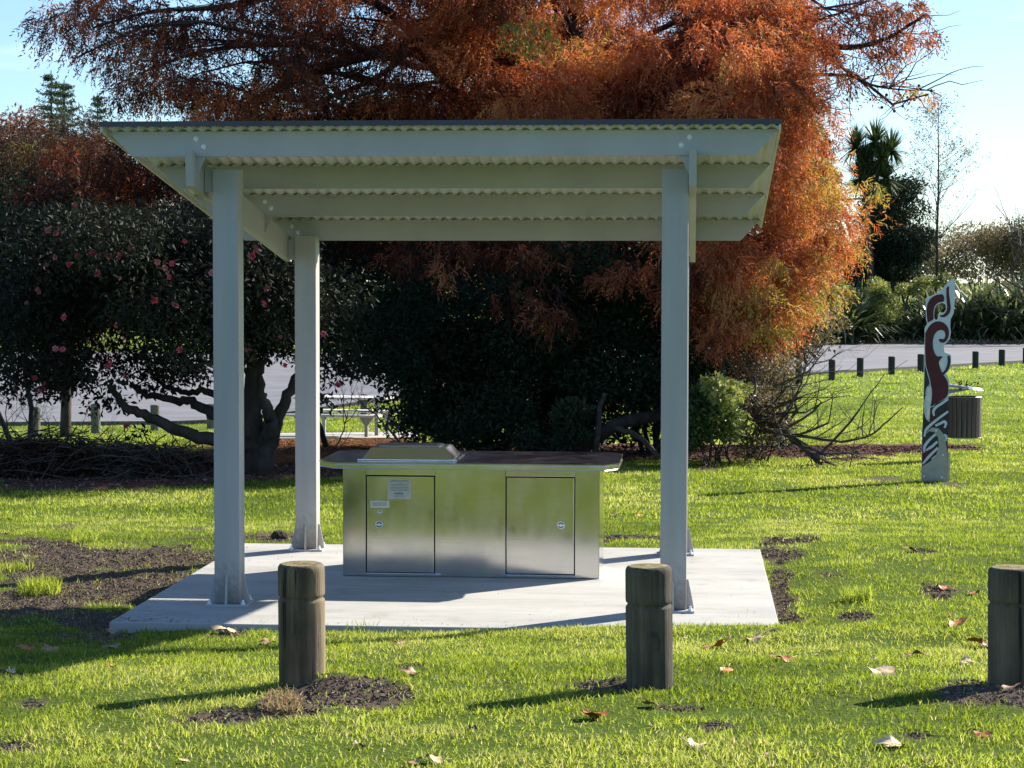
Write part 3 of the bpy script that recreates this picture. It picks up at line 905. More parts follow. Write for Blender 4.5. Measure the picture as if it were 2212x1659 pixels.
hole = sm2([(322, 350), (328, 290), (350, 262), (385, 254), (406, 272), (410, 300), (396, 326), (378, 330), (362, 322), (356, 345), (352, 378), (332, 384)])
outl = [(245, 1450), (246, 1180), (262, 1140), (256, 1080), (262, 1000), (254, 985), (258, 700), (256, 440), (275, 412), (264, 370), (262, 225), (340, 190), (385, 150), (420, 108), (446, 84), (462, 82), (470, 98),
        (467, 260), (462, 330), (440, 378), (438, 430), (444, 470), (436, 520), (408, 552), (392, 575), (400, 612), (422, 622), (446, 630), (448, 680), (438, 735), (412, 770), (430, 800), (438, 850), (432, 950), (430, 1130), (428, 1560), (330, 1560), (245, 1560)]
tput('panel', outl, 0.0, .085, M['silver'], [hole])
mar1 = sm2([(278, 402), (268, 340), (270, 270), (296, 222), (340, 196), (388, 192), (394, 230), (390, 250), (350, 252), (322, 285), (316, 340), (322, 378), (300, 388)])
tput('scroll_band', mar1, -.006, .0, M['maroon'])
mar2 = sm2([(408, 150), (428, 128), (424, 175), (434, 240), (442, 295), (432, 335), (400, 362), (368, 360), (360, 345), (385, 346), (408, 325), (416, 290), (408, 220)])
tput('scroll_band', mar2, -.006, .0, M['maroon'])
big = sm2([(260, 480), (290, 415), (340, 385), (395, 396), (430, 440), (432, 500), (405, 548), (368, 548), (352, 520), (372, 515), (392, 525), (406, 500), (402, 460), (368, 448), (330, 470), (312, 530), (318, 600), (345, 652),
       (372, 640), (392, 650), (372, 660), (358, 690), (370, 740), (400, 790), (425, 820), (432, 880), (430, 945), (340, 985), (318, 1010), (300, 1010), (312, 980), (315, 880), (300, 840), (282, 780), (262, 700)], 3)
tput('scroll_body', big, -.006, .0, M['maroon'])
tput('scroll_hook', sm2([(420, 640), (440, 640), (444, 690), (432, 740), (395, 782), (362, 782), (358, 768), (390, 765), (412, 735), (424, 690)]), -.009, -.0, M['black'])
tput('white_inlay', sm2([(362, 680), (378, 676), (405, 712), (402, 742), (384, 738), (360, 705)]), -.008, -.0, M['plate'])
for (x0, y0_, x1, y1_) in ((278, 870, 306, 912), (275, 935, 308, 985)):
    tput('white_inlay', sm2([(x0 + 6, y0_), (x1, y0_), (x1 - 2, y1_ - 5), (x0, y1_), (x0 + 2, y0_ + 20)]), -.008, -.0, M['plate'])
tput('white_inlay', sm2([(285, 1018), (303, 1012), (300, 1060), (296, 1108), (275, 1096), (272, 1050)]), -.008, -.0, M['plate'])
tput('dark_edge', [(260, 700), (282, 785), (300, 845), (298, 862), (270, 880), (268, 930), (260, 960), (262, 1010), (272, 1100), (288, 1118), (266, 1160), (247, 1180), (254, 985)], -.004, .0, M['black'])
tput('lower_field', [(247, 1185), (270, 1150), (300, 1100), (318, 1020), (345, 985), (431, 948), (430, 1345), (429, 1420), (247, 1448)], -.004, .0, M['black'])
tput('lower_field', [(302, 1020), (318, 1012), (340, 1090), (270, 1190), (262, 1180), (300, 1110)], -.0055, -.004, M['maroon'])
tput('lower_field', [(248, 1345), (340, 1300), (352, 1330), (300, 1400), (248, 1440)], -.0055, -.004, M['maroon'])
def ribbon(name, path, ws, mat, y0, y1):
    P = smooth_path(np.array(path, float), 5)
    ww = np.interp(np.linspace(0, 1, len(P)), np.linspace(0, 1, len(ws)), ws)
    T_ = np.gradient(P, axis=0); T_ /= np.linalg.norm(T_, axis=1)[:, None] + 1e-9
    N_ = np.stack([-T_[:, 1], T_[:, 0]], 1)
    L_, R_ = P + N_ * ww[:, None], P - N_ * ww[:, None]
    return tput(name, [tuple(p) for p in L_] + [tuple(p) for p in R_[::-1]], y0, y1, mat)
for path in ([(428, 955), (380, 990), (340, 1015), (322, 1045), (330, 1078)], [(430, 1045), (370, 1090), (310, 1140), (270, 1180), (262, 1230)], [(340, 1150), (380, 1130), (405, 1115), (418, 1135), (405, 1165)],
             [(345, 1210), (300, 1250), (262, 1300), (262, 1345)], [(355, 1265), (320, 1300), (275, 1330)], [(360, 1310), (300, 1370), (252, 1430)], [(350, 1370), (322, 1392), (330, 1402)], [(400, 1215), (420, 1225), (418, 1260)]):
    ribbon('silver_ribbon', path, [8, 9, 10, 6], M['silver'], -.012, -.0045)
ribbon('silver_ribbon', [(262, 700), (286, 785), (303, 850), (275, 872), (268, 920)], [2.5, 3, 3, 2.5], M['silver'], -.010, -.004)
ribbon('silver_ribbon', [(262, 960), (258, 1010), (268, 1090), (300, 1120)], [2.5, 3, 3, 2.5], M['silver'], -.010, -.004)
shoe = [(243, 1565), (243, 1450), (300, 1415), (345, 1370), (366, 1300), (360, 1235), (330, 1195), (295, 1190), (272, 1215), (285, 1185), (320, 1162), (362, 1168), (395, 1205), (415, 1265), (426, 1345), (430, 1565)]
tput('steel_shoe', shoe, -.018, -.0125, M['galv'])
tput('steel_shoe', [(428, 1565), (428, 1345), (448, 1345), (450, 1565)], .0855, .092, M['galv'])
for (bx_, by_) in ((262, 1520), (390, 1525), (395, 1362), (345, 1183)):
    a = np.arange(10) * 2 * math.pi / 10
    tput('shoe_bolt', [(bx_ + 7 * math.cos(t_), by_ + 7 * math.sin(t_)) for t_ in a], -.026, -.0182, M['zinc'])

# ------------------------------------------------------------ bin behind the carved post
bp = at(2080, 945, 31.0)
gz_b = float(ground_z(bp[0], bp[1]))
s_b = FOC / 31.0
bn = thing('litter_bin', (bp[0], bp[1], gz_b), 'round slatted litter bin with a tilted lid plate behind the carved post', 'bin')
z0b = at(2080, 944, 31.0)[2]; z1b = at(2080, 857, 31.0)[2]
rb = .245
for k in range(22):
    a = 2 * math.pi * k / 22
    c, s = math.cos(a), math.sin(a)
    V, F = box_vf(-.031, .031, -.010, .010, z0b, z1b, .003)
    W = V.copy(); W[:, 0] = bp[0] + (V[:, 0]) * (-s) + (rb + V[:, 1]) * c; W[:, 1] = bp[1] + V[:, 0] * c + (rb + V[:, 1]) * s
    put('slat', W, F, M['bin_wood'], bn)
V, F = cyl_vf((bp[0], bp[1], z0b + .01), 2, rb - .012, z1b - z0b - .05, 24)
put('liner', V, F, M['gap'], bn)
V, F = join([tube_vf([(bp[0] + (rb + .004) * math.cos(a), bp[1] + (rb + .004) * math.sin(a), zz) for a in np.linspace(0, 2 * math.pi, 25)], .008, 5) for zz in (z0b + .0, z1b + .0)])
put('hoop', V, F, M['bin_metal'], bn)
V, F = box_vf(bp[0] - rb - .11, bp[0] - rb - .03, bp[1] - .04, bp[1] + .04, gz_b - .1, at(2080, 828, 31.0)[2], .004)
put('bin_post', V, F, M['bin_metal'], bn)
V, F = cyl_vf((0, 0, 0), 2, .30, .03, 26, .27)
c, s = math.cos(R(7)), math.sin(R(7))
W = V.copy(); W[:, 0] = V[:, 0] * c + V[:, 2] * s; W[:, 2] = -V[:, 0] * s * -1 * -1 + V[:, 2] * c
zl = at(2080, 838, 31.0)[2]
put('lid_plate', W + [bp[0] - .02, bp[1], zl], F, M['bin_metal'], bn)
V, F = prism_vf([(-.30, -.02), (.12, -.02), (-.30, -.10)], 1, -.05, .05)
put('lid_arm', V + [bp[0] - .02, bp[1], zl], F, M['bin_metal'], bn)

# ------------------------------------------------------------ picnic table
TP = at(745, 946, 40.6)
tz = float(ground_z(TP[0], TP[1])) + .03
tbl = thing('picnic_table', (TP[0], TP[1], tz), 'pale picnic table with two benches on thin legs, seen under the camellia', 'table')
tyaw = R(-12)
def tp_(V):
    c, s = math.cos(tyaw), math.sin(tyaw)
    W = V.copy(); W[:, 0] = V[:, 0] * c - V[:, 1] * s; W[:, 1] = V[:, 0] * s + V[:, 1] * c
    return W + [TP[0], TP[1], tz]
for k in range(5):
    V, F = box_vf(-.88, .88, -.36 + k * .145, -.36 + k * .145 + .138, .71, .75, .004); put('table_board', tp_(V), F, M['table'], tbl)
for sgn in (-1, 1):
    for k in range(2):
        y_ = sgn * .72 - .14 + k * .145
        V, F = box_vf(-.88, .88, y_, y_ + .138, .42, .46, .004); put('bench_board', tp_(V), F, M['table'], tbl)
for x_ in (-.62, .62):
    V, F = join([box_vf(x_ - .035, x_ + .035, -.05, .05, 0, .705), box_vf(x_ - .03, x_ + .03, -.33, .33, .66, .708)])
    put('pedestal', tp_(V), F, M['table_leg'], tbl)
    for sgn in (-1, 1):
        V, F = join([box_vf(x_ - .03, x_ + .03, sgn * .72 - .03, sgn * .72 + .03, 0, .415),
                     prism_vf([(x_ - .14, .415), (x_ + .14, .415), (x_ + .03, .26), (x_ - .03, .26)], 1, sgn * .72 - .022, sgn * .72 + .022)])
        put('bench_leg', tp_(V), F, M['table_leg'], tbl)

# ------------------------------------------------------------ vegetation helpers
def unit(v):
    return v / (np.linalg.norm(v, axis=-1, keepdims=True) + 1e-9)

def leaf_quads(P, size, tint, droop=.0, narrow=.45, outward=None):
    """folded diamond leaves at points P"""
    n = len(P)
    d = unit(rng.normal(size=(n, 3)) + (outward * 1.0 if outward is not None else 0) + np.array([0, 0, -droop]))
    s = unit(np.cross(d, rng.normal(size=(n, 3))))
    nrm = np.cross(d, s)
    L = size * rng.uniform(.65, 1.3, n)[:, None]
    W = L * narrow
    a = P; b_ = P + d * L * .5 + s * W * .5 + nrm * L * .06; c = P + d * L - nrm * L * .05; e = P + d * L * .5 - s * W * .5 + nrm * L * .06
    V = np.stack([a, b_, c, e], 1).reshape(-1, 3)
    k = np.arange(n)[:, None] * 4
    F = k + np.array([[0, 1, 2, 3]])
    return V, F, np.repeat(tint, 4)

def blob_points(blobs, n, shell=.55, seed=0, gap=.0, gs=1.5):
    """points in ellipsoids (x,y,z,rx,ry,rz,tint,weight); thinned by noise so that light comes through"""
    B = np.array([b[:6] for b in blobs], float); T = np.array([b[6] for b in blobs]); W = np.array([b[7] for b in blobs], float)
    vol = W * (B[:, 3] * B[:, 4] * B[:, 5]) ** (2 / 3)
    m = int(n * (1 + gap * 1.6) * 1.1)
    idx = rng.choice(len(B), m, p=vol / vol.sum())
    d = unit(rng.normal(size=(m, 3)))
    r = rng.uniform(shell ** 2, 1, m) ** .5
    r = r * (1 + .18 * (rng.random(m) - .5))
    P = B[idx, :3] + d * r[:, None] * B[idx, 3:6]
    if gap > 0:
        q = vnoise(P[:, 0] * gs, P[:, 1] * gs, P[:, 2] * gs, seed) * .65 + vnoise(P[:, 0] * gs * 2.7, P[:, 1] * gs * 2.7, P[:, 2] * gs * 2.7, seed + 1) * .35
        keep = q > gap * .62
        P, d, idx = P[keep], d[keep], idx[keep]
    P, d, idx = P[:n], d[:n], idx[:n]
    return P, d, T[idx], idx

def sprays(P, out, tint, L=.34, K=12, strip=.10, w=.021, droop=.55, bd=None):
    """feathery drooping branchlets: K narrow strips each"""
    n = len(P)
    ax = unit(out * .8 + rng.normal(size=(n, 3)) * .3 + (bd if bd is not None else 0) + np.array([0, 0, -droop]))
    side = unit(np.cross(ax, rng.normal(size=(n, 3))))
    Ls = L * rng.uniform(.6, 1.35, n)
    t = (np.arange(K) + .5) / K
    base = P[:, None] + ax[:, None] * (Ls[:, None] * t[None])[..., None] + np.array([0, 0, -1.0]) * (Ls[:, None] * t[None] ** 2 * .35)[..., None]
    sg = np.where(np.arange(K) % 2 == 0, 1.0, -1.0)
    dirs = unit(ax[:, None] * .75 + side[:, None] * sg[None, :, None] * .8 + rng.normal(size=(n, K, 3)) * .28 + np.array([0, 0, -.3]))
    sl = strip * rng.uniform(.7, 1.3, (n, K)) * (1.15 - .5 * t[None])
    wv_ = unit(np.cross(dirs, rng.normal(size=(n, K, 3))))
    a = base - wv_ * w * .5; b_ = base + wv_ * w * .5 + dirs * (sl * .35)[..., None]; c = base + dirs * sl[..., None]
    V = np.stack([a, b_, c], 2).reshape(-1, 3)
    F = np.arange(n * K * 3).reshape(-1, 3)
    T = np.repeat(tint, K * 3)
    return V, F, T

def px_blobs(ells, per=1.0, rk=1.0):
    """ellipses measured on the photo, each given a real depth range, filled with clumps:
    (cx, cy, rx, ry, dmin, dmax, count, clump radius in m, tint, weight)"""
    out = []
    for (cx, cy, rx, ry, d0, d1, cnt, cr, tn, wt_) in ells:
        for _ in range(max(1, int(cnt * per))):
            a = rng.uniform(0, 2 * math.pi); r_ = math.sqrt(rng.random())
            dd = rng.uniform(d0, d1)
            p = at(cx + rx * r_ * math.cos(a), cy + ry * r_ * math.sin(a), dd)
            k = cr * rk * rng.uniform(.7, 1.3)
            out.append((p[0], p[1], p[2], k * rng.uniform(1, 1.4), k * rng.uniform(1, 1.3), k * rng.uniform(.55, .85), float(np.clip(tn + rng.normal(0, .16), 0, 1)), wt_))
    return out

def wander(a, b, r0, r1, n=8, amp=.12, n_side=6, sag=0.0, seed=None):
    a, b = np.asarray(a, float), np.asarray(b, float)
    t = np.linspace(0, 1, n)[:, None]
    L = np.linalg.norm(b - a)
    off = np.cumsum(rng.normal(size=(n, 3)) * amp * L / n, axis=0); off -= off[0] + (off[-1] - off[0]) * t
    P = a + (b - a) * t + off + np.array([0, 0, -1]) * (sag * L * 4 * t * (1 - t))
    return tube_vf(P, np.linspace(r0, r1, n), n_side), P

def grow(base, d, L, r, depth, spread=.55, n_kids=3, up=.12, out=None, ratio=.68, sides=(6, 4, 3, 3, 3, 3), jit=.25, rr=.6, lv=0):
    """a bare branch and its side branches; returns tubes"""
    if out is None:
        out = []
    n = 5
    P = [np.array(base, float)]; dd = unit(np.array(d, float))
    for i in range(n - 1):
        dd = unit(dd + rng.normal(size=3) * jit * .4 + np.array([0, 0, up]))
        P.append(P[-1] + dd * L / (n - 1))
    P = np.array(P)
    out.append(tube_vf(P, np.linspace(r, r * rr, n), sides[min(lv, 5)]))
    if depth > 0:
        for k in range(n_kids):
            t = rng.uniform(.35, 1.0) if k else 1.0
            i = int(t * (n - 1)); q = P[min(i, n - 1)]
            nd = unit(dd + rng.normal(size=3) * spread)
            grow(q, nd, L * ratio * rng.uniform(.75, 1.15), r * rr * rng.uniform(.6, .95), depth - 1, spread, n_kids, up, out, ratio, sides, jit, rr, lv + 1)
    return out

# ------------------------------------------------------------ grass
def grass_patch(y0, y1, dens, h, w, segs, fac=.262, maxn=400000):
    mg = .8
    area_n = int(dens * (fac * (y1 ** 2 - y0 ** 2) + 2 * mg * (y1 - y0)))
    yy = np.sqrt(rng.uniform((y0 + mg / fac) ** 2, (y1 + mg / fac) ** 2, area_n)) - mg / fac; xx = rng.uniform(-1, 1, area_n) * (yy * fac + mg)
    zz = gz_mesh(xx, yy)
    so_, mu_, px, py = masks(xx, yy)
    uu_, vv_ = W2L(xx, yy)
    edge = fbm(xx * 6, yy * 6, 2, 77)
    ok = ~((uu_ > -3.40 - .02 * edge) & (uu_ < .52) & (vv_ > 12.49) & (vv_ < 16.38))
    cl = fbm(xx * 4.5, yy * 4.5, 3, 55)
    sparse = np.clip((cl - .28) * 3.2, .25, 1)
    ok &= (rng.random(area_n) < sparse) & (rng.random(area_n) > so_ * .93) & (mu_ < .5)
    ok &= yy < road_front(xx) - .3
    xx, yy, zz, cl, px = xx[ok], yy[ok], zz[ok], cl[ok], px[ok]
    n = len(xx)
    patch = fbm(xx * .8, yy * .8, 3, 61)
    hh = h * rng.uniform(.5, 1.25, n) * (.7 + .6 * cl)
    az = rng.uniform(0, 2 * math.pi, n); lean = rng.uniform(.15, 1.15, n)
    d = np.stack([np.cos(az) * np.sin(lean), np.sin(az) * np.sin(lean), np.cos(lean)], 1)
    ph = rng.uniform(0, 2 * math.pi, n)
    s = np.stack([np.cos(ph), np.sin(ph), np.zeros(n)], 1) * (w * rng.uniform(.7, 1.3, n))[:, None] * .5
    P = np.stack([xx, yy, zz - .004], 1)
    tint = np.clip(.42 + (patch - .5) * 1.25 + rng.normal(0, .17, n) + (cl - .5) * .25, 0, .9)
    dead = rng.random(n) < .035 + .10 * (patch > .6)
    tint[dead] = rng.uniform(.88, 1, dead.sum())
    if segs == 2:
        bend = d.copy(); bend[:, 2] *= .45; bend = unit(bend)
        m_ = P + d * (hh * .55)[:, None]; tip = m_ + bend * (hh * .5)[:, None]
        V = np.stack([P - s, P + s, m_ + s * .8, m_ - s * .8, tip], 1).reshape(-1, 3)
        k = np.arange(n)[:, None] * 5
        F = [k + np.array([[0, 1, 2, 3]]), k + np.array([[3, 2, 4]])]
        return V, F, np.repeat(tint, 5)
    V = np.stack([P - s, P + s, P + d * hh[:, None]], 1).reshape(-1, 3)
    return V, [np.arange(n * 3).reshape(-1, 3)], np.repeat(tint, 3)
for (a, b_, dens, h, w, sg) in ((6.6, 13.2, 7600, .032, .0046, 2), (13.2, 20, 3600, .034, .0068, 1), (20, 33, 1300, .042, .013, 1), (33, 62, 330, .055, .02, 1), (62, 94, 50, .09, .05, 1)):
    V, F, T = grass_patch(a, b_, dens, h, w, sg)
    me = mesh_np('lawn_grass', V, F, {'tint': T})
    link('lawn_grass', me, M['grass'], kind='stuff', label='short green lawn grass', category='grass')

# longer tufts at edges, straw at the first bollard
def tuft(px, py, n, r, h, mat, name, label, category, flat=.6):
    c = gpt(px, py)
    a = rng.uniform(0, 6.283, n); rr_ = r * np.sqrt(rng.random(n))
    P = np.stack([c[0] + rr_ * np.cos(a), c[1] + rr_ * np.sin(a) * 1.2, np.zeros(n)], 1); P[:, 2] = gz_mesh(P[:, 0], P[:, 1]) + rng.uniform(0, .03, n) * (flat > 1)
    az = rng.uniform(0, 6.283, n); le = rng.uniform(0, flat, n)
    d = np.stack([np.cos(az) * np.sin(le), np.sin(az) * np.sin(le), np.cos(le)], 1)
    hh = h * rng.uniform(.6, 1.2, n)[:, None]
    s = unit(np.cross(d, rng.normal(size=(n, 3)))) * .0022
    m_ = P + d * hh * .55; d2 = unit(d + rng.normal(size=(n, 3)) * .5); tip = m_ + d2 * hh * .5
    V = np.stack([P - s, P + s, m_ + s, m_ - s, tip], 1).reshape(-1, 3); k = np.arange(n)[:, None] * 5
    me = mesh_np(name, V, [k + np.array([[0, 1, 2, 3]]), k + np.array([[3, 2, 4]])], {'tint': np.repeat(rng.uniform(.3, .8, n), 5)})
    return link(name, me, mat, kind='stuff', label=label, category=category)
tuft(606, 1530, 420, .085, .038, M['straw'], 'dry_grass_clump', 'tangle of dry grass roots lying by the left bollard', 'dry grass', 1.5)
tuft(85, 1278, 420, .14, .12, M['grass'], 'grass_tuft', 'bright tuft of long grass growing in the bare soil on the left', 'grass', .7)
tuft(1850, 1300, 260, .10, .10, M['grass'], 'grass_tuft', 'spiky tuft of long grass right of the slab', 'grass', .8)
for (px, py) in ((780, 1362), (900, 1362), (1210, 1350), (1330, 1352), (180, 1168), (700, 1150), (1600, 1350), (30, 1230)):
    tuft(px, py, 130, .13, .08, M['grass'], 'grass_tuft', 'longer grass along the edge of the slab and soil', 'grass', .7)

# soil crumbs and mulch chips
def chips(n, y0, y1, fac, which, smin, smax, mat, name, label, category, lo=.5, flat=.6, pxr=None, lift=.0):
    yy = np.sqrt(rng.uniform(y0 ** 2, y1 ** 2, n)); xx = rng.uniform(-1, 1, n) * yy * fac
    so_, mu_, px, py = masks(xx, yy)
    val = so_ if which == 'soil' else mu_
    ok = val > lo
    if pxr:
        ok = (px > pxr[0]) & (px < pxr[2]) & (py > pxr[1]) & (py < pxr[3]) & (rng.random(n) < .9)
    uu_, vv_ = W2L(xx, yy)
    ok &= ~((uu_ > -3.42) & (uu_ < .54) & (vv_ > 12.47) & (vv_ < 16.40))
    xx, yy = xx[ok], yy[ok]; n = len(xx)
    s = rng.uniform(smin, smax, n) * rng.uniform(.4, 1, n)
    P = np.stack([xx, yy, gz_mesh(xx, yy) + lift], 1)
    tet = np.array([(-1, -.7, -.3), (1, -.6, -.2), (.1, 1, -.3), (0, 0, .8)])
    q = tet[None] * s[:, None, None] * rng.uniform(.5, 1.2, (n, 1, 3)); q[..., 2] *= flat
    a = rng.uniform(0, 6.28, n); c, sn = np.cos(a)[:, None], np.sin(a)[:, None]
    q = np.stack([q[..., 0] * c - q[..., 1] * sn, q[..., 0] * sn + q[..., 1] * c, q[..., 2] + rng.normal(0, .2, (n, 4)) * s[:, None]], -1)
    V = (P[:, None] + q).reshape(-1, 3)
    k = np.arange(n)[:, None] * 4
    F = np.concatenate([k + np.array([f]) for f in ([0, 1, 3], [1, 2, 3], [2, 0, 3])])
    me = mesh_np(name, V, F, {'tint': np.repeat(rng.beta(2, 2.5, n), 4)})
    return link(name, me, mat, kind='stuff', label=label, category=category)
chips(420000, 7, 18, .27, 'soil', .006, .02, M['clod'], 'soil_crumbs', 'loose brown soil crumbs', 'soil', .72)
chips(110000, 24.3, 36, .26, 'mulch', .015, .05, M['mulch'], 'mulch_chips', 'brown bark mulch chips', 'mulch', .5, .5)
chips(260000, 28, 40, .26, 'mulch', .02, .04, M['litter'], 'needle_litter', 'orange fallen needles on the ground', 'leaf litter', .5, .25, pxr=(560, 950, 900, 1008), lift=.03)
chips(60000, 26, 40, .26, 'mulch', .02, .04, M['litter'], 'needle_litter', 'orange fallen needles on the grass', 'leaf litter', .5, .25, pxr=(300, 965, 600, 1005), lift=.03)

# ------------------------------------------------------------ the big autumn cypress
CT = np.array([1.0, 36.5, float(ground_z(1.0, 36.5))])
cyp = thing('bald_cypress', CT, 'huge spreading tree with rust orange feathery foliage behind the shelter', 'tree')
ells = [  # tint also paints light: sunlit orange top centre, shaded brown lower left
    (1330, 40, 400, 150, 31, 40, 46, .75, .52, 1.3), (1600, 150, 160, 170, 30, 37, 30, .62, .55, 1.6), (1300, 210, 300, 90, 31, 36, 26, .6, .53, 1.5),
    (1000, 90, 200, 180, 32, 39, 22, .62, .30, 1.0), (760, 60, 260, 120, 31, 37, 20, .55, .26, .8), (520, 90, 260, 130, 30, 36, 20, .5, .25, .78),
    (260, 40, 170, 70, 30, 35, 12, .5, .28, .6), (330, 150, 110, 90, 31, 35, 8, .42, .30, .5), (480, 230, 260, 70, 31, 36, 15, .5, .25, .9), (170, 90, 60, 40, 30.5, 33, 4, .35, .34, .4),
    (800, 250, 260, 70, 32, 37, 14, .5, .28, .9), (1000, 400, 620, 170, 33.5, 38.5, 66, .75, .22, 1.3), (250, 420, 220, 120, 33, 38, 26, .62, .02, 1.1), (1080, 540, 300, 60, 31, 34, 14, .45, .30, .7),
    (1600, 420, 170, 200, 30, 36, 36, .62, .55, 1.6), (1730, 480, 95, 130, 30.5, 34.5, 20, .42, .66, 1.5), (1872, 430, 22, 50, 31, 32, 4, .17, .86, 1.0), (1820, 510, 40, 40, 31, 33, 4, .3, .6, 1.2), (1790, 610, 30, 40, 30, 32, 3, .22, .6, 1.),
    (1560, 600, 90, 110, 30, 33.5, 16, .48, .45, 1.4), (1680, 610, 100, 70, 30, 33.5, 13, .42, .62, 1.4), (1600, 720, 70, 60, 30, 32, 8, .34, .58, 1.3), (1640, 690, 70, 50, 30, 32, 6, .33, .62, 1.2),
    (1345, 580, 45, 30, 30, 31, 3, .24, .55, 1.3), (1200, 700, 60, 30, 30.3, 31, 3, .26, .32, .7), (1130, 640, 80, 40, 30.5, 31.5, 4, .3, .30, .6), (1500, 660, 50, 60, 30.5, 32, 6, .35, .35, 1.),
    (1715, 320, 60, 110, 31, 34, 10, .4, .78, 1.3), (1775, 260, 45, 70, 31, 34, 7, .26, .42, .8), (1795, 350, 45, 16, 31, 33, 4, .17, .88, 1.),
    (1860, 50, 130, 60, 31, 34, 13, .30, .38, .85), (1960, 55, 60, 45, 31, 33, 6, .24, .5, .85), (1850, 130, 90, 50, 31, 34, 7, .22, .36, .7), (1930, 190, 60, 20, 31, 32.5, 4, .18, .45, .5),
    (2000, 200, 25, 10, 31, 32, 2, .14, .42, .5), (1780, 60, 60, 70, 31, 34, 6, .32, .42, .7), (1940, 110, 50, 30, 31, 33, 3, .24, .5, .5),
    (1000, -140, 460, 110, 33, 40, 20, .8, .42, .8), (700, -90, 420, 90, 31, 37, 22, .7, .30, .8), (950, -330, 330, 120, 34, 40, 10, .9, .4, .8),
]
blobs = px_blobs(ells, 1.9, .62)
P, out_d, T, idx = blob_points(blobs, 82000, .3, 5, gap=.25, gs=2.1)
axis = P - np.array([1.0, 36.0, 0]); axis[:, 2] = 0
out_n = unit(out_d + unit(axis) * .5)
T = np.clip(T + rng.normal(0, .07, len(T)) + (vnoise(P[:, 0] * 1.1, P[:, 1] * 1.1, P[:, 2] * 1.1, 8) - .5) * .6, 0, 1)  # noise in the tint paints light clumps and dark hollows into leaf colour
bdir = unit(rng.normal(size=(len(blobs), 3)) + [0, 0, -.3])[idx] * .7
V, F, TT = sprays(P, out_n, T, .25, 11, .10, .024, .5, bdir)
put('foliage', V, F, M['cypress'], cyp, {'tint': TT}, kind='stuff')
# trunk and limbs
limbs = []
top = np.array([1.3, 36.5, 12.0])
tr = smooth_path([CT + [0, 0, -.3], CT + [0, 0, 1.5], np.array([.9, 36.4, 3.5]), np.array([.9, 36.4, 6.5]), np.array([1.2, 36.5, 9.5]), top], 4)
put('trunk', *tube_vf(tr, np.interp(np.arange(len(tr)), [0, 4, len(tr) - 1], [.62, .42, .08]), 12), M['bark'], cyp, smooth=True)
cent = np.array([b[:3] for b in blobs])
for kk in rng.choice(len(cent), 55, replace=False):
    b0 = cent[kk]
    h = np.clip(b0[2] - rng.uniform(-.6, 1.6), 1.4, 11)
    a0 = np.array([np.interp(h, [0, 12], [.9, 1.3]), 36.4, h])
    (vf, path) = wander(a0, b0, .075, .012, 9, .22, 5, sag=-.04)
    limbs.append(vf)
    for _ in range(3):
        q = path[rng.integers(4, 8)]
        limbs.append(wander(q, q + rng.normal(size=3) * [.9, .6, .5], .014, .004, 5, .2, 3)[0])
def plimb(pts, r0, r1, side=True, k=4):
    Pp = smooth_path(np.array([at(*p) for p in pts]), k)
    limbs.append(tube_vf(Pp, np.linspace(r0, r1, len(Pp)), 7))
    if side:
        for i_ in range(3, len(Pp) - 1, 1):
            for _ in range(2):
                dirn = unit(rng.normal(size=3) * [1, .7, .7] + (Pp[i_] - Pp[i_ - 2]) * 1.2)
                limbs.append(wander(Pp[i_], Pp[i_] + dirn * rng.uniform(.4, 1.1), .013, .003, 6, .25, 3)[0])
plimb([(1060, 330, 36), (990, 190, 35.5), (900, 95, 35), (780, 120, 34.5), (680, 150, 34), (590, 195, 33.5), (520, 230, 33)], .17, .04)
plimb([(1060, 330, 36), (960, 160, 35), (850, 20, 34), (700, -40, 33)], .12, .05)
plimb([(900, 95, 35), (820, 170, 34.5), (700, 215, 34), (620, 245, 34)], .06, .02)
plimb([(990, 190, 35.5), (900, 230, 35), (820, 300, 34.5)], .07, .02)
plimb([(600, -10, 34), (470, 20, 33.5), (330, 20, 33), (200, 60, 32)], .06, .015)
plimb([(780, 120, 34.5), (600, 90, 33.5), (420, 110, 33), (300, 160, 32)], .06, .015)
plimb([(1500, -60, 35), (1620, 0, 33.5), (1700, 55, 33), (1745, 85, 32.8), (1830, 108, 32.5), (1920, 85, 32), (2000, 30, 31.5)], .10, .015)
plimb([(1745, 85, 32.8), (1800, 130, 32.5), (1860, 180, 32), (1940, 195, 31.8), (2020, 195, 31.5)], .035, .006)
plimb([(1700, 55, 33), (1790, 40, 32.6), (1880, 0, 32.4)], .03, .01)
plimb([(1600, 300, 34), (1720, 240, 33), (1800, 210, 32.5)], .04, .01)
plimb([(1500, 480, 34), (1640, 420, 33), (1800, 400, 32)], .06, .01)
plimb([(1200, 500, 33), (1170, 590, 32), (1220, 640, 31)], .03, .01)
V, F = join(limbs)
put('limbs', V, F, M['bark'], cyp, smooth=True)
# round cones hanging from the bare tips
cn = []
for (px, py) in ((1850, 200), (1873, 185), (1880, 215), (1905, 232), (1932, 240), (1960, 210), (1985, 185), (2000, 205), (1800, 120), (1830, 215), (1790, 170), (1950, 230), (1975, 215), (2012, 196), (1915, 205)):
    cn.append((at(px, py, rng.uniform(31, 32)), rng.uniform(.02, .03)))
for c, r_ in cn:
    bm = bmesh.new(); bmesh.ops.create_icosphere(bm, subdivisions=1, radius=r_)
    V = np.array([v.co[:] for v in bm.verts]) + c; F = np.array([[v.index for v in f.verts] for f in bm.faces]); bm.free()
    put('cone', V, F, M['cone'], cyp)

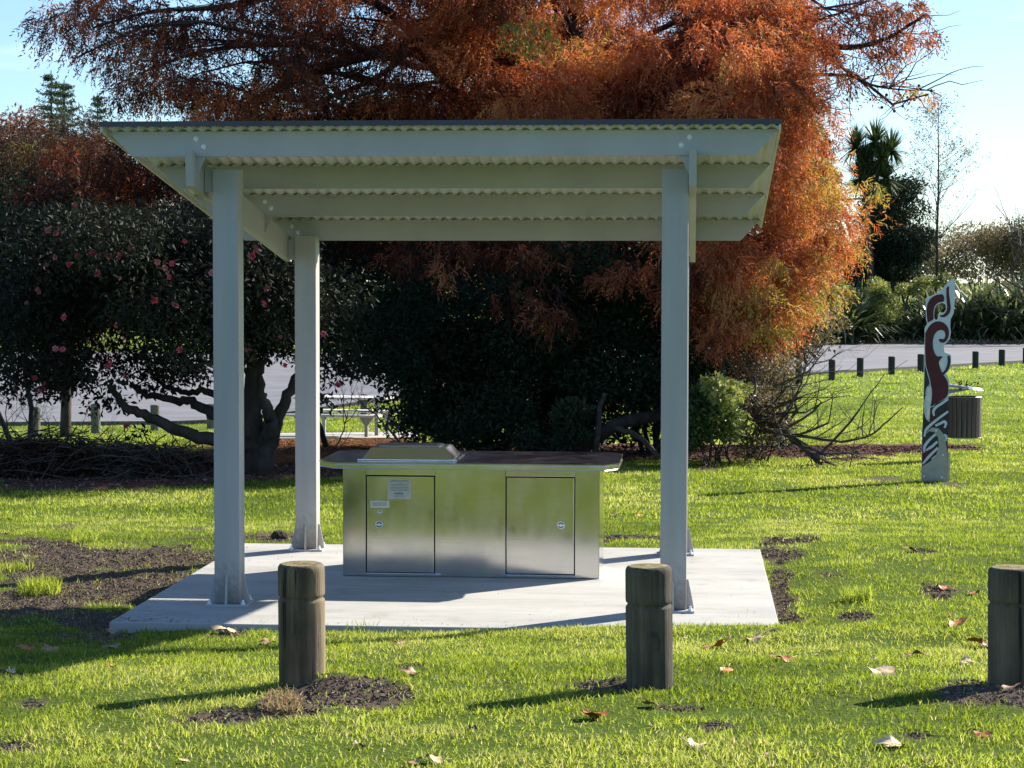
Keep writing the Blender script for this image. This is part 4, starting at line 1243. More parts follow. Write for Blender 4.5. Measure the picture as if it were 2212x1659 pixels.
# second, browner cypress further left
C2 = np.array([-9.0, 44.0, float(ground_z(-9.0, 44.0))])
cy2 = thing('bald_cypress', C2, 'smaller rounded brown and green tree at the left above the camellia', 'tree')
b2 = px_blobs([(150, 350, 90, 60, 41, 46, 24, .65, .12, 1.2), (110, 430, 110, 110, 41, 46, 26, .8, .12, 1.1), (230, 330, 40, 50, 41, 44, 6, .5, .3, 1), (135, 330, 60, 35, 40, 43, 6, .4, .92, .6), (200, 560, 140, 120, 41, 46, 20, .9, .15, 1)])
P, od, T, _ = blob_points(b2, 8500, .4, 6, gap=.4, gs=1.2)
T = np.clip(T + rng.normal(0, .08, len(T)), 0, 1)
V, F, TT = sprays(P, od, T, .5, 11, .13, .026)
put('foliage', V, F, M['dull'], cy2, {'tint': TT}, kind='stuff')
put('trunk', *tube_vf(smooth_path([C2 + [0, 0, -.3], C2 + [.1, 0, 2.5], C2 + [0, .2, 6.3]], 4), np.linspace(.12, .04, 9), 8), M['bark'], cy2, smooth=True)

# ------------------------------------------------------------ broadleaf shrubs
def shrub(name, label, category, base_px, Y, ells, n, size, mat, gap=.3, gs=1.6, shell=.45, narrow=.45, droop=.0, stems=7, bark='bark', group=None, seed=1, sr=.035, twig=True):
    g_ = at(base_px, 900, Y); g_[2] = float(ground_z(g_[0], g_[1]))
    t = thing(name, g_, label, category, group)
    bl = px_blobs(ells)
    P, od, T, _ = blob_points(bl, n, shell, seed, gap, gs)
    T = np.clip(T + rng.normal(0, .13, len(T)), 0, 1)
    V, F, TT = leaf_quads(P, size, T, droop, narrow, od * .6)
    put('foliage', V, F, mat, t, {'tint': TT}, kind='stuff')
    c_ = np.array([b[:3] for b in bl]); tb = []
    for kk in range(stems):
        e = c_[rng.integers(len(c_))]
        vf, path = wander(g_ + rng.normal(size=3) * [.12, .12, 0] - [0, 0, .1], e, sr, .01, 8, .25, 5)
        tb.append(vf)
        if twig:
            for _ in range(3):
                q = path[rng.integers(3, 8)]; tb.append(wander(q, q + rng.normal(size=3) * [.5, .4, .35], .01, .003, 5, .2, 3)[0])
    V, F = join(tb)
    put('stems', V, F, M[bark], t, smooth=True)
    return t, bl

# camellia
cam_t = thing('camellia_tree', (0, 0, 0), 'low spreading dark camellia tree with pink flowers left of the shelter', 'tree')
CB = gpt(556, 1034); CB = at(556, 1034, 26.6); CB[2] = float(ground_z(CB[0], CB[1]))
cam_t.location = CB; WL[cam_t.name] = CB
ce = [(330, 620, 320, 150, 24.6, 28.6, 74, .46, .4, 1.2), (60, 620, 120, 150, 25, 28.5, 28, .45, .35, 1.1), (560, 615, 100, 130, 25.2, 28, 26, .40, .4, 1.1), (660, 680, 95, 90, 25.6, 28, 18, .36, .38, 1.), (740, 780, 50, 40, 26, 28, 6, .22, .38, .9),
      (250, 800, 230, 40, 25, 28, 26, .27, .4, 1.0), (90, 815, 80, 30, 25.4, 27.5, 7, .22, .4, .8), (420, 500, 200, 60, 25.5, 28, 16, .4, .45, 1), (240, 870, 70, 14, 25.8, 27, 5, .15, .4, .7), (680, 840, 40, 40, 26.3, 27.4, 4, .2, .4, .7), (290, 930, 22, 16, 26, 26.6, 2, .13, .5, .5), (120, 520, 130, 60, 26, 28.5, 12, .4, .4, 1.)]
cb = px_blobs(ce)
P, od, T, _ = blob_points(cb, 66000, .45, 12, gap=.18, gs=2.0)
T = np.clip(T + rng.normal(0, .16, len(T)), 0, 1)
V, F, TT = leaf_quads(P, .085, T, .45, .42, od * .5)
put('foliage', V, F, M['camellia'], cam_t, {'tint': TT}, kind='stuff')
def camlimb(pts, r0, r1, name='limb', k=5):
    Pp = smooth_path(np.array([at(*p) for p in pts]), k)
    Pp[1:-1] += rng.normal(size=Pp[1:-1].shape) * .012
    return put(name, *tube_vf(Pp, np.linspace(r0, r1, len(Pp)), 10), M['bark'], cam_t, smooth=True)
camlimb([(556, 1050, 26.6), (552, 990, 26.6), (548, 930, 26.7), (545, 880, 26.7), (548, 820, 26.8), (540, 740, 26.8)], .19, .07, 'trunk')
camlimb([(565, 1045, 26.55), (575, 980, 26.5), (592, 930, 26.6), (606, 885, 26.6), (632, 835, 26.7), (650, 790, 26.8)], .13, .04)
camlimb([(575, 960, 26.6), (590, 915, 26.4), (575, 880, 26.3), (560, 840, 26.2), (566, 780, 26.2)], .10, .04)
camlimb([(550, 965, 26.6), (500, 955, 26.4), (450, 950, 26.3), (400, 935, 26.2), (330, 905, 26.1), (280, 885, 26), (255, 862, 26), (235, 830, 26)], .10, .035)
camlimb([(548, 930, 26.7), (500, 905, 26.7), (455, 895, 26.8), (420, 870, 26.8), (380, 862, 26.9), (320, 856, 27), (280, 830, 27)], .085, .03)
camlimb([(545, 900, 26.7), (500, 870, 26.9), (440, 840, 27), (400, 850, 27), (360, 838, 27.1), (330, 810, 27.1)], .06, .02)
# flowers
fl1 = [(465, 1275), (295, 1430), (350, 1450), (660, 1385), (630, 1415), (820, 1540), (790, 1500), (1150, 1500), (340, 1595), (485, 1590), (580, 1580), (675, 1590), (745, 1590), (290, 1650), (430, 1650), (980, 1630), (1070, 1640), (1570, 1590), (1595, 1545)]
fl2 = [(605, 280), (745, 310), (430, 225), (1030, 245), (1055, 300), (960, 445), (1090, 480), (400, 550), (165, 460), (725, 605), (345, 750), (390, 750), (675, 840), (785, 920), (1120, 755), (1535, 755), (270, 960), (100, 990), (215, 930), (260, 1000), (1665, 375), (1650, 465), (1745, 670), (1775, 850), (1320, 275), (2010, 655), (2100, 975), (240, 385), (790, 1225)]
fpx = [(x * .3472, y * .3472) for x, y in fl1] + [(x * .3472, (900 + y / 1.58) / 1.8228) for x, y in fl2]
def flower_vf(r_):
    Vs, Fs = [], []
    k = 0
    for ring, (nr, tilt, rr_) in enumerate(((6, .35, 1.0), (5, .8, .75), (3, 1.2, .45))):
        for p in range(nr):
            a = 2 * math.pi * p / nr + ring * .5
            ca, sa = math.cos(a), math.sin(a); ct, st = math.cos(tilt), math.sin(tilt)
            pts = [(0, 0), (.55, .38), (1, .18), (1, -.18), (.55, -.38)]
            for (u_, w_) in pts:
                h_ = u_ * st * rr_; q_ = u_ * ct * rr_
                Vs.append(((q_ * ca - w_ * rr_ * sa) * r_, -h_ * r_ * .8, (q_ * sa + w_ * rr_ * ca) * r_))
            Fs += [(k, k + 1, k + 2), (k, k + 2, k + 3), (k, k + 3, k + 4)]; k += 5
    return np.array(Vs), np.array(Fs)
fv, ff = flower_vf(.044)
fme = []
for kq, (s_, mt_) in enumerate(((.75, 'petal'), (1.0, 'petal'), (1.2, 'petal'), (.95, 'petal_pale'), (.7, 'petal_old'), (1.1, 'petal_old'), (.85, 'petal'))):
    q_ = mesh_np('flower', (fv + rng.normal(size=fv.shape) * .004) * s_ * [1, rng.uniform(.7, 1.4), rng.uniform(.7, 1.1)], ff)
    q_.materials.append(M[mt_]); fme.append(q_)
for kf, (px, py) in enumerate(fpx):
    rr_ = min(1, ((px - 360) / 460) ** 2 + ((py - 650) / 280) ** 2)
    p = at(px, py, 26.4 - 2.1 * math.sqrt(max(0, 1 - rr_)))
    o = link('flower', fme[(kf * 3) % 7], None, cam_t)
    o.location = p - CB; o.rotation_euler = (rng.uniform(-.5, .5), rng.uniform(-3, 3), rng.uniform(-.6, .6))

# dark evergreens behind the barbecue
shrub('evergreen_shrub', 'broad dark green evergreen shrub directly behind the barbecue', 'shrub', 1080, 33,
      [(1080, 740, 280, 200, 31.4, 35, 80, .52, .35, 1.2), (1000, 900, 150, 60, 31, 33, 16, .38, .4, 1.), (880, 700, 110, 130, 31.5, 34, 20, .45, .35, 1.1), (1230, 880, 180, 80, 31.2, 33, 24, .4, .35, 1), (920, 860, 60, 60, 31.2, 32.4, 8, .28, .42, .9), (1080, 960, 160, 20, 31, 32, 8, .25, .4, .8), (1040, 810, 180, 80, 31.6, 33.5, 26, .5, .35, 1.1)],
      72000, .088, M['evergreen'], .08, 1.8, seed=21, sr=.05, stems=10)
shrub('evergreen_shrub', 'dark evergreen shrub partly behind the right shelter post', 'shrub', 1400, 32.5,
      [(1380, 700, 140, 170, 31.6, 34.5, 38, .48, .35, 1.2), (1440, 830, 120, 90, 31.4, 33.5, 20, .42, .35, 1), (1530, 760, 90, 90, 31.8, 34, 14, .42, .5, 1), (1300, 600, 140, 70, 31.8, 34, 14, .45, .35, 1)],
      30000, .085, M['evergreen'], .24, 1.8, seed=23, sr=.05, stems=8)
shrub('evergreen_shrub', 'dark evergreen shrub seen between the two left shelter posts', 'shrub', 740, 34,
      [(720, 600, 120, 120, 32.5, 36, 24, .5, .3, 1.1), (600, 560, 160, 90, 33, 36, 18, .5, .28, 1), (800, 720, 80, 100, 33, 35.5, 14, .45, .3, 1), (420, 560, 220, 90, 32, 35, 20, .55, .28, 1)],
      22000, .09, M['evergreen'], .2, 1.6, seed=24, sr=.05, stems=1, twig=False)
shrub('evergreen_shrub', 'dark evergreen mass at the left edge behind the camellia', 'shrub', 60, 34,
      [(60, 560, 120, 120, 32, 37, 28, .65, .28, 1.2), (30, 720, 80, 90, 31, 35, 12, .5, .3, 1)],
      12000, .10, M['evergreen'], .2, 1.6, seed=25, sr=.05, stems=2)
shrub('flowering_shrub', 'rounded shrub with glossy and yellow green leaves at the foot of the orange tree', 'shrub', 1550, 29.6,
      [(1535, 895, 38, 48, 29, 30.2, 12, .2, .3, 1), (1555, 852, 28, 22, 28.8, 29.6, 6, .15, .95, 1.1), (1515, 925, 36, 30, 29, 29.8, 7, .18, .2, 1), (1562, 900, 22, 40, 29, 29.8, 4, .16, .55, 1)],
      7500, .095, M['lightleaf'], .5, 3.4, seed=26, stems=8, sr=.02)
shrub('twiggy_shrub', 'brownish twiggy shrub beside the fallen bare branch', 'shrub', 1640, 31,
      [(1640, 910, 45, 55, 30.2, 31.5, 8, .24, .65, .8), (1600, 940, 40, 40, 30, 31, 5, .2, .5, .8), (1660, 850, 40, 60, 30.8, 32, 6, .25, .6, .8)],
      4500, .06, M['olive'], .35, 2.4, seed=27, stems=12, sr=.014)
shrub('olive_shrub', 'loose olive green shrub under the right side of the orange tree', 'shrub', 1700, 36,
      [(1690, 700, 70, 60, 34, 37, 12, .42, .45, 1), (1620, 780, 70, 60, 33, 36, 10, .38, .35, 1), (1740, 690, 40, 40, 34, 36, 5, .32, .7, 1), (1660, 640, 80, 60, 34, 36, 8, .4, .4, 1)],
      9000, .09, M['olive'], .28, 1.8, seed=28, stems=8)
shrub('leafy_sprig', 'low green suckers in the dark mulch behind the barbecue', 'shrub', 1180, 30.4,
      [(1180, 950, 60, 25, 30, 30.8, 6, .18, .5, 1), (1250, 900, 40, 30, 30.2, 31, 4, .18, .5, .8)], 2200, .09, M['evergreen'], .2, 2.4, seed=29, stems=6, sr=.012)

# logs and fallen branches
def log(name, label, category, pts, r0, r1, mat, twigs=0, tl=.6):
    Pp = smooth_path(np.array([at(*p) for p in pts]), 5)
    g_ = Pp[0].copy()
    t = thing(name, g_, label, category)
    Pp[1:-1] += rng.normal(size=Pp[1:-1].shape) * .01
    put('stem', *tube_vf(Pp, np.linspace(r0, r1, len(Pp)), 9), mat, t, smooth=True)
    if twigs:
        tb = []
        for _ in range(twigs):
            i_ = rng.integers(2, len(Pp) - 1)
            d = unit(rng.normal(size=3) * [1, .6, .8] + unit(Pp[i_] - Pp[i_ - 1]) * .9 + [0, 0, .25])
            grow(Pp[i_], d, rng.uniform(.5, 1) * tl, r1 * .7 + .004, 2, .5, 3, .05, tb, .65, (4, 3, 3, 3, 3, 3))
        V, F = join(tb); put('twigs', V, F, mat, t)
    return t
log('broken_stump', 'upright splintered grey branch stub in the dark behind the barbecue', 'dead branch', [(1285, 985, 30.6), (1290, 930, 30.6), (1296, 880, 30.6), (1305, 850, 30.6)], .05, .03, M['twig'])
log('fallen_log', 'thick mossy fallen limb lying in the mulch behind the right end of the barbecue', 'log', [(1240, 985, 30.8), (1290, 940, 30.9), (1340, 915, 31), (1400, 900, 31.2), (1470, 880, 31.6)], .11, .08, M['bark'])
log('fallen_log', 'thinner fallen limb crossing below the thick one beside the right post', 'log', [(1330, 925, 30.7), (1380, 940, 30.5), (1420, 985, 30.2)], .045, .035, M['twig'])
log('fallen_branch', 'large bare dead branch sprawling over the mulch right of the shelter', 'dead branch', [(1560, 850, 31), (1630, 895, 30.6), (1690, 930, 30.2), (1730, 965, 29.9), (1770, 992, 29.6)], .06, .025, M['twig'], 22, .95)
log('fallen_branch', 'long thin dead branch curving up towards the carved post', 'dead branch', [(1640, 930, 30.4), (1740, 945, 30), (1840, 955, 29.8), (1900, 930, 29.6), (1950, 880, 29.5)], .028, .007, M['twig'], 9, .6)
log('fallen_branch', 'bare grey twigs rising from the shrub in front of the car park posts', 'dead branch', [(1600, 860, 31), (1670, 835, 31), (1740, 810, 31), (1790, 750, 31)], .025, .006, M['twig'], 12, .9)
log('pale_root', 'small pale twisted stick standing in the mulch', 'stick', [(1683, 978, 29.6), (1680, 955, 29.6), (1690, 940, 29.6), (1682, 928, 29.6), (1694, 922, 29.6)], .018, .01, M['pale_bark'])
log('dead_sapling', 'thin bare sapling leaning beside the left end of the barbecue worktop', 'dead branch', [(716, 990, 29), (735, 950, 29), (748, 905, 29), (756, 870, 29)], .012, .004, M['twig'], 5, .5)
log('dead_sapling', 'dark bent bare branch behind the barbecue lid', 'dead branch', [(880, 985, 29.6), (850, 940, 29.6), (820, 905, 29.6), (790, 880, 29.6)], .022, .006, M['twig'], 7, .5)

# brush pile on the left
bpw = at(190, 1030, 26.4); bpw[2] = float(ground_z(bpw[0], bpw[1]))
bp_t = thing('brush_pile', bpw, 'dark heap of cut branches and twigs under the left camellia limbs', 'brush pile')
tb = []
for _ in range(850):
    px = rng.uniform(-60, 440); hgt = np.interp(px, [-60, 0, 100, 200, 300, 400, 440], [.45, .5, .55, .5, .42, .34, .12])
    Yb = rng.uniform(25.6, 27.2); c = at(px, 1000, Yb); gz_ = float(ground_z(c[0], c[1]))
    a_ = np.array([c[0], Yb, gz_ + rng.uniform(0, 1) ** 1.2 * hgt])
    d = unit(rng.normal(size=3) * [1, .6, .3]); L_ = rng.uniform(.25, .9)
    tb.append(wander(a_ - d * L_ / 2, a_ + d * L_ / 2, rng.uniform(.004, .012), .003, 4, .25, 3)[0])
V, F = join(tb); put('cut_branches', V, F, M['twig'], bp_t, kind='stuff')
bb = []
for _ in range(46):
    px = rng.uniform(-50, 420); hgt = np.interp(px, [-60, 0, 100, 200, 300, 400, 440], [.4, .45, .5, .42, .36, .28, .1])
    c = at(px, 1000, rng.uniform(25.9, 27)); gz_ = float(ground_z(c[0], c[1]))
    bb.append((c[0], c[1], gz_ + hgt * .42, .34, .3, hgt * .6, .3, 1))
P, od, T, _ = blob_points(bb, 15000, .3, 31, gap=.1)
V, F, TT = leaf_quads(P, .07, np.clip(T + rng.normal(0, .15, len(T)), 0, 1), 0, .4)
put('dead_leaves', V, F, M['mulch'], bp_t, {'tint': TT * .5}, kind='stuff')
tb = []
for (px, py, l_) in ((60, 960, .7), (20, 950, .8), (90, 955, .6), (110, 970, .5), (150, 965, .45), (330, 985, .4), (380, 980, .4), (250, 975, .35), (-10, 960, .8)):
    c = at(px, py, 26.3)
    grow(c, (rng.normal() * .5, rng.normal() * .3, .9), l_ * .6, .010, 4, .65, 3, .02, tb, .72, (4, 3, 3, 3, 3, 3))
V, F = join(tb); put('bare_twigs', V, F, M['twig'], bp_t, kind='stuff')

# ------------------------------------------------------------ far side of the car park
def sword_leaves(c, n, L, w, mat, name, parent, el0=.2, el1=1.45, bend=.8, segs=4, spread=.3):
    az = rng.uniform(0, 6.283, n); el = rng.uniform(el0, el1, n); LL = L * rng.uniform(.6, 1.1, n)
    h = np.stack([np.cos(az), np.sin(az), np.zeros(n)], 1)
    base = np.asarray(c)[None] + h * (rng.random(n) * spread)[:, None]
    s = np.stack([-np.sin(az), np.cos(az), np.zeros(n)], 1) * w / 2
    rows = []
    p = base.copy(); e = el.copy()
    for k in range(segs + 1):
        f = 1 - (k / segs) ** 2.2
        rows.append(np.stack([p - s * max(f, .06), p + s * max(f, .06)], 1))
        p = p + (h * np.cos(e)[:, None] + np.array([0, 0, 1.]) * np.sin(e)[:, None]) * (LL / segs)[:, None]
        e = e - bend * rng.uniform(.1, .6, n) * (k + .6) / segs * 1.8
    V = np.stack(rows, 1).reshape(-1, 3)
    per = (segs + 1) * 2
    k0 = np.arange(n)[:, None] * per
    F = np.concatenate([k0 + np.array([[2 * k, 2 * k + 1, 2 * k + 3, 2 * k + 2]]) for k in range(segs)])
    t_ = np.repeat(np.clip(rng.beta(2, 2, n), 0, 1), per)
    return put(name, V, F, mat, parent, {'tint': t_}, kind='stuff')

FAR = 121.0
for (px, Y, h, n, lab) in ((1825, 118.9, 3.1, 150, 'spreading flax clump nearest the road, left of the pale bush'), (1800, 120.5, 3.0, 130, 'tall flax clump at the left end of the hedge beyond the car park'), (1845, 122, 3.6, 150, 'tall flax clump with silvery arching leaves beyond the car park'), (1890, 120.5, 2.4, 80, 'low flax clump in front of the pale bush across the car park'),
                   (2060, 121, 3.3, 150, 'dark flax clump just right of the carved post top'), (2105, 122, 3.8, 170, 'tallest dark flax clump right of the carved post'), (2160, 121, 3.6, 160, 'broad flax clump near the right edge'), (2205, 122.5, 3.9, 160, 'flax clump cut by the right edge'), (2010, 121.5, 2.6, 90, 'flax clump behind the carved post'), (1760, 121.5, 3.0, 110, 'flax clump behind the hanging orange foliage'), (2250, 121, 3.5, 110, 'flax clump beyond the right edge of the frame')):
    c = at(px, 740, Y); c[2] = -1.4
    t = thing('flax_bush', c, lab, 'flax', 'flax clumps beyond the car park')
    for k in range(4):
        sword_leaves(c + np.array([rng.uniform(-.9, .9), rng.uniform(-.5, .5), 0]), int(n * .55), h * 1.08, .24, M['flax'], 'leaf_fan', t, .35, 1.5, .95, 5, .35)
shrub('pale_bush', 'rounded pale green bush between the flax clumps across the car park', 'shrub', 1905, 121, [(1908, 675, 30, 48, 118.5, 122, 30, .34, .6, 1.1), (1890, 625, 16, 25, 119, 122, 8, .3, .8, 1)], 8000, .17, M['lightleaf'], .4, 1.0, seed=41)
shrub('low_shrub', 'yellow green shrub above the dark gap left of the carved post', 'shrub', 1975, 123, [(1980, 622, 40, 20, 123, 126, 14, .36, .7, 1), (2020, 612, 40, 14, 123, 126, 8, .33, .5, 1), (1970, 685, 36, 36, 124, 126, 10, .6, .1, 1)], 7000, .18, M['lightleaf'], .4, 1.0, seed=42)
shrub('evergreen_tree', 'dark dense upright tree behind the flax, under the cabbage tree', 'tree', 1935, 128, [(1925, 470, 45, 70, 126, 130, 20, .9, .4, 1.1), (1905, 560, 70, 60, 126, 130, 22, 1.0, .35, 1.1), (1965, 540, 45, 60, 126, 130, 14, .9, .35, 1), (1985, 470, 25, 50, 127, 130, 7, .6, .6, .6), (1895, 430, 30, 30, 127, 129, 3, .8, .5, .8), (1950, 410, 28, 26, 127, 129, 4, .7, .7, .8)], 26000, .22, M['evergreen'], .2, .8, seed=43, sr=.12)
shrub('scrub', 'thin brown green scrub on the skyline at the right', 'shrub', 2120, 135, [(2110, 535, 70, 38, 132, 140, 18, 1.1, .7, .8), (2180, 560, 60, 40, 130, 138, 14, 1.1, .4, .9), (2060, 560, 60, 30, 132, 138, 10, 1, .6, .8), (2150, 500, 40, 20, 132, 138, 5, .9, .8, .6)], 16000, .18, M['olive'], .42, .8, seed=44, stems=18, sr=.05)
shrub('scrub', 'dark skyline scrub cut by the right edge', 'shrub', 2205, 132, [(2205, 540, 25, 50, 130, 136, 8, 1.1, .2, 1), (2230, 520, 30, 60, 130, 136, 8, 1.1, .3, 1)], 6000, .2, M['olive'], .3, .8, seed=45, stems=8, sr=.05)
# cabbage tree
cbx = at(1880, 740, 126); cbx[2] = -1.4
cab_t = thing('cabbage_tree', cbx, 'cabbage tree with several spiky green heads against the sky', 'tree')
tb = []
fork = at(1872, 440, 126)
tb.append(tube_vf(smooth_path([cbx - [0, 0, .2], (cbx + fork) / 2 + [.15, 0, 0], fork], 4), .2, 8))
for (px, py) in ((1848, 318), (1868, 350), (1890, 305), (1905, 345), (1925, 325), (1880, 380), (1858, 385), (1912, 385)):
    hd = at(px, py, 126 + rng.uniform(-.8, .8))
    tb.append(tube_vf(smooth_path([fork, (fork + hd) / 2 + [rng.normal() * .1, 0, -.1], hd], 4), np.linspace(.15, .07, 9), 6))
    sword_leaves(hd, 240, 1.5, .10, M['palm'], 'leaf_head', cab_t, -1.0, 1.5, .5, 3, .1)
V, F = join(tb); put('trunk', V, F, M['twig'], cab_t, smooth=True)
# bare trees
def bare(name, label, px, py_b, Y, H, r, depth, kids, spread, seed, up=.1, zb=-1.4, mat='twig', leafn=0, leafmat=None, ls=.1, lean=(0, 0), ratio=.7, upright=False):
    global rng
    keep = rng; rng = np.random.default_rng(seed)
    c = at(px, py_b, Y); c[2] = zb
    t = thing(name, c, label, 'tree')
    tb = []
    if upright:
        nn = 46; top_ = c + np.array([lean[0], lean[1], H])
        tb.append(wander(c, top_, r, .015, 12, .03, 6)[0])
        for k in range(nn):
            f = .22 + .78 * k / nn
            b0 = c + (top_ - c) * f
            a_ = rng.uniform(0, 6.28)
            d = np.array([math.cos(a_), math.sin(a_), .75])
            grow(b0, d, H * .20 * (1.15 - f) + .45, r * .28 * (1.2 - f), 3, .5, 3, .06, tb, .66, (4, 3, 3, 3, 3, 3))
    else:
        grow(c, (lean[0], lean[1], 1), H * .34, r, depth, spread, kids, up, tb, ratio)
    V, F = join(tb); put('branches', V, F, M[mat], t)
    if leafn:
        ii = rng.integers(len(V) // 3, len(V), leafn)
        Pq = V[ii] + rng.normal(size=(leafn, 3)) * .12
        V2, F2, T2 = leaf_quads(Pq, ls, rng.random(leafn)); put('foliage', V2, F2, M[leafmat], t, {'tint': T2}, kind='stuff')
    rng = keep
    return t
bare('bare_tree', 'slender almost bare tree standing up behind the flax hedge', 2022, 740, 130, 13.6, .13, 0, 0, 0, 3, upright=True, leafn=2600, leafmat='olive', ls=.13)
bare('bare_tree', 'leafless tree reaching in from the right edge', 2300, 740, 116, 10.5, .30, 5, 3, .5, 14, up=.04, ratio=.76, lean=(-.35, 0))
bare('bare_tree', 'thin bare tree top at the far left edge of the sky', 30, 740, 160, 17.5, .28, 5, 3, .5, 8, up=.06, leafn=3500, leafmat='haze_leaf', ls=.3, ratio=.72)
# tall pines far left
def pine(px, py_top, Y, w, label):
    c = at(px, 740, Y); c[2] = -1.4; top_ = at(px, py_top, Y); H = top_[2] + 1.4
    t = thing('pine_tree', c, label, 'tree', 'distant pines on the left skyline')
    put('trunk', *tube_vf([c, c + [0, 0, H * .5], c + [0, 0, H]], [.35, .22, .04], 6), M['twig'], t)
    Vs, Fs, Ts, k0 = [], [], [], 0
    nl = int(H * 1.15)
    for k in range(nl):
        f = .28 + .72 * k / nl; z = H * f
        Lb = (w * (1.03 - f) * 1.35 + .35) * rng.uniform(.75, 1.15)
        for a in rng.uniform(0, 6.28, 6):
            d = np.array([math.cos(a), math.sin(a), 0]); nseg = 14
            tt = np.linspace(.1, 1, nseg); Pb = c + np.array([0, 0, z]) + d * (Lb * tt)[:, None] + np.array([0, 0, 1]) * ((-.25 * tt + .42 * tt ** 2) * Lb)[:, None]
            Pq = np.repeat(Pb, 3, 0) + rng.normal(size=(nseg * 3, 3)) * [.12, .12, .05]
            V_, F_, T_ = leaf_quads(Pq, .34, rng.random(len(Pq)), .3, .3, np.repeat(d[None], len(Pq), 0) * .8)
            Vs.append(V_); Fs.append(F_ + k0); Ts.append(T_); k0 += len(V_)
    put('foliage', np.concatenate(Vs), np.concatenate(Fs), M['pine'], t, {'tint': np.concatenate(Ts)}, kind='stuff')
pine(115, 152, 190, 4.8, 'tallest dark pine on the left skyline')
pine(143, 172, 192, 3.8, 'slightly shorter pine touching the tallest one on its right')
pine(214, 200, 230, 4.0, 'faint thin pine between the tall pair and the orange tree')
shrub('autumn_tree', 'dull pink autumn tree at the left edge below the pines', 'tree', 20, 150, [(18, 330, 34, 60, 146, 153, 16, 1.7, .6, 1), (60, 290, 30, 30, 147, 152, 5, 1.2, .4, .9), (0, 420, 40, 60, 146, 153, 9, 1.8, .5, 1)], 10000, .32, M['pinkleaf'], .3, .5, seed=51, sr=.25)
shrub('grey_green_tree', 'hazy grey green tree low at the left edge', 'tree', 20, 135, [(30, 400, 40, 40, 132, 138, 10, 1.5, .3, 1), (20, 470, 70, 70, 132, 138, 16, 1.8, .3, 1)], 10000, .3, M['haze_leaf'], .2, .5, seed=52, sr=.25)

# far wood closing the view behind everything
P_ = []
for k in range(420):
    x = rng.uniform(-190, 190); y = rng.uniform(170, 215)
    hz = 5.0 + 4 * vnoise(np.array([x * .06]), np.array([y * .05]), seed=5)[0] + (3.5 if x < 5 else -1.0)
    P_.append((x, y, -1.4 + hz * rng.uniform(.25, .85), 3.2, 3, hz * .28, float(rng.uniform(.1, .8)), 1))
for k in range(150):                                  # scrub right behind the road on the left and middle
    x = rng.uniform(-60, 14); y = rng.uniform(121, 130)
    P_.append((x, y, -1.4 + rng.uniform(.3, 3.0), 1.8, 1.5, 1.2, float(rng.uniform(0, .4)), 1))
P, od, T, _ = blob_points(P_, 70000, .5, 61, gap=.15, gs=.4)
V, F, TT = leaf_quads(P, .55, np.clip(T + rng.normal(0, .1, len(T)), 0, 1), 0, .6)
link('far_wood', mesh_np('far_wood', V, F, {'tint': TT}), M['haze_leaf'], kind='stuff', label='distant wooded skyline beyond the car park', category='wood')
# dead leaf litter strip under the flax
nl = 9000
xx = rng.uniform(8, 42, nl); yy = rng.uniform(118.2, 121.5, nl)
V, F, TT = leaf_quads(np.stack([xx, yy, np.full(nl, -1.38)], 1) + rng.normal(size=(nl, 3)) * [0, 0, .05], .28, rng.uniform(.3, 1, nl), 0, .25)
link('flax_litter', mesh_np('flax_litter', V, F, {'tint': TT}), M['straw'], kind='stuff', label='dry brown litter along the far edge of the car park', category='leaf litter')

# ------------------------------------------------------------ fallen plane leaves
def fallen_leaf(px, py, wpx, mat, label, seed, curl=1.0, name='fallen_leaf', category='leaf', stand=.0):
    r_ = random.Random(seed)
    c = gpt(px, py); s = FOC / c[1]; R_ = wpx / s / 2 * 1.2
    lob = 5; n = 30
    rings = [0, .35, .7, 1.0]
    V = [(0, 0, 0)]
    prof = []
    for i in range(n):
        a = 2 * math.pi * i / n
        d = abs(((a * lob / (2 * math.pi)) % 1) - .5) * 2
        rad = .62 + .38 * d ** 1.3 + r_.uniform(-.05, .05)
        if i in (0, 1, n - 1):
            rad *= .7
        prof.append(rad)
    cd = r_.uniform(0, math.pi); ck = curl * r_.uniform(.7, 1.2); ph = r_.uniform(0, 6)
    for q in rings[1:]:
        for i in range(n):
            a = 2 * math.pi * i / n; rad = prof[i] * q
            x, y = rad * math.cos(a), rad * math.sin(a)
            t = x * math.cos(cd) + y * math.sin(cd)
            z = ck * .42 * t * t - .20 * (x * x + y * y) + .10 * math.sin(3 * a + ph) * q * q + r_.uniform(-.03, .03)
            k = 1 - .28 * abs(t) * ck
            V.append((x * k, y * k, z))
    F3 = [(0, 1 + i, 1 + (i + 1) % n) for i in range(n)]
    F4 = []
    for q in range(2):
        for i in range(n):
            F4.append((1 + q * n + i, 1 + (q + 1) * n + i, 1 + (q + 1) * n + (i + 1) % n, 1 + q * n + (i + 1) % n))
    V = np.array(V) * R_
    tx, ty, tz_ = r_.uniform(-.25, .25) + stand, r_.uniform(-.3, .3), r_.uniform(0, 6.28)
    from mathutils import Euler
    Mx = np.array(Euler((tx, ty, tz_)).to_matrix())
    st, sf = tube_vf(np.array([(-.45, 0, -.02), (-.8, .05, .05), (-1.25, .12, .22 * curl)]) * R_, [.012 * R_ * 3, .01 * R_ * 3, .02 * R_ * 2], 4)
    Vall = np.concatenate([V, st]) @ Mx.T
    k = len(V)
    low = np.percentile(Vall[:, 2], 12)
    V2 = Vall + c * [1, 1, 0] + [0, 0, float(gz_mesh(np.array([c[0]]), np.array([c[1]]))[0]) + .012 - low]
    return put(name, V2, [np.array(F3), np.array(F4), sf + k], M[mat], smooth=True, label=label, category=category, group='fallen plane leaves on the lawn')
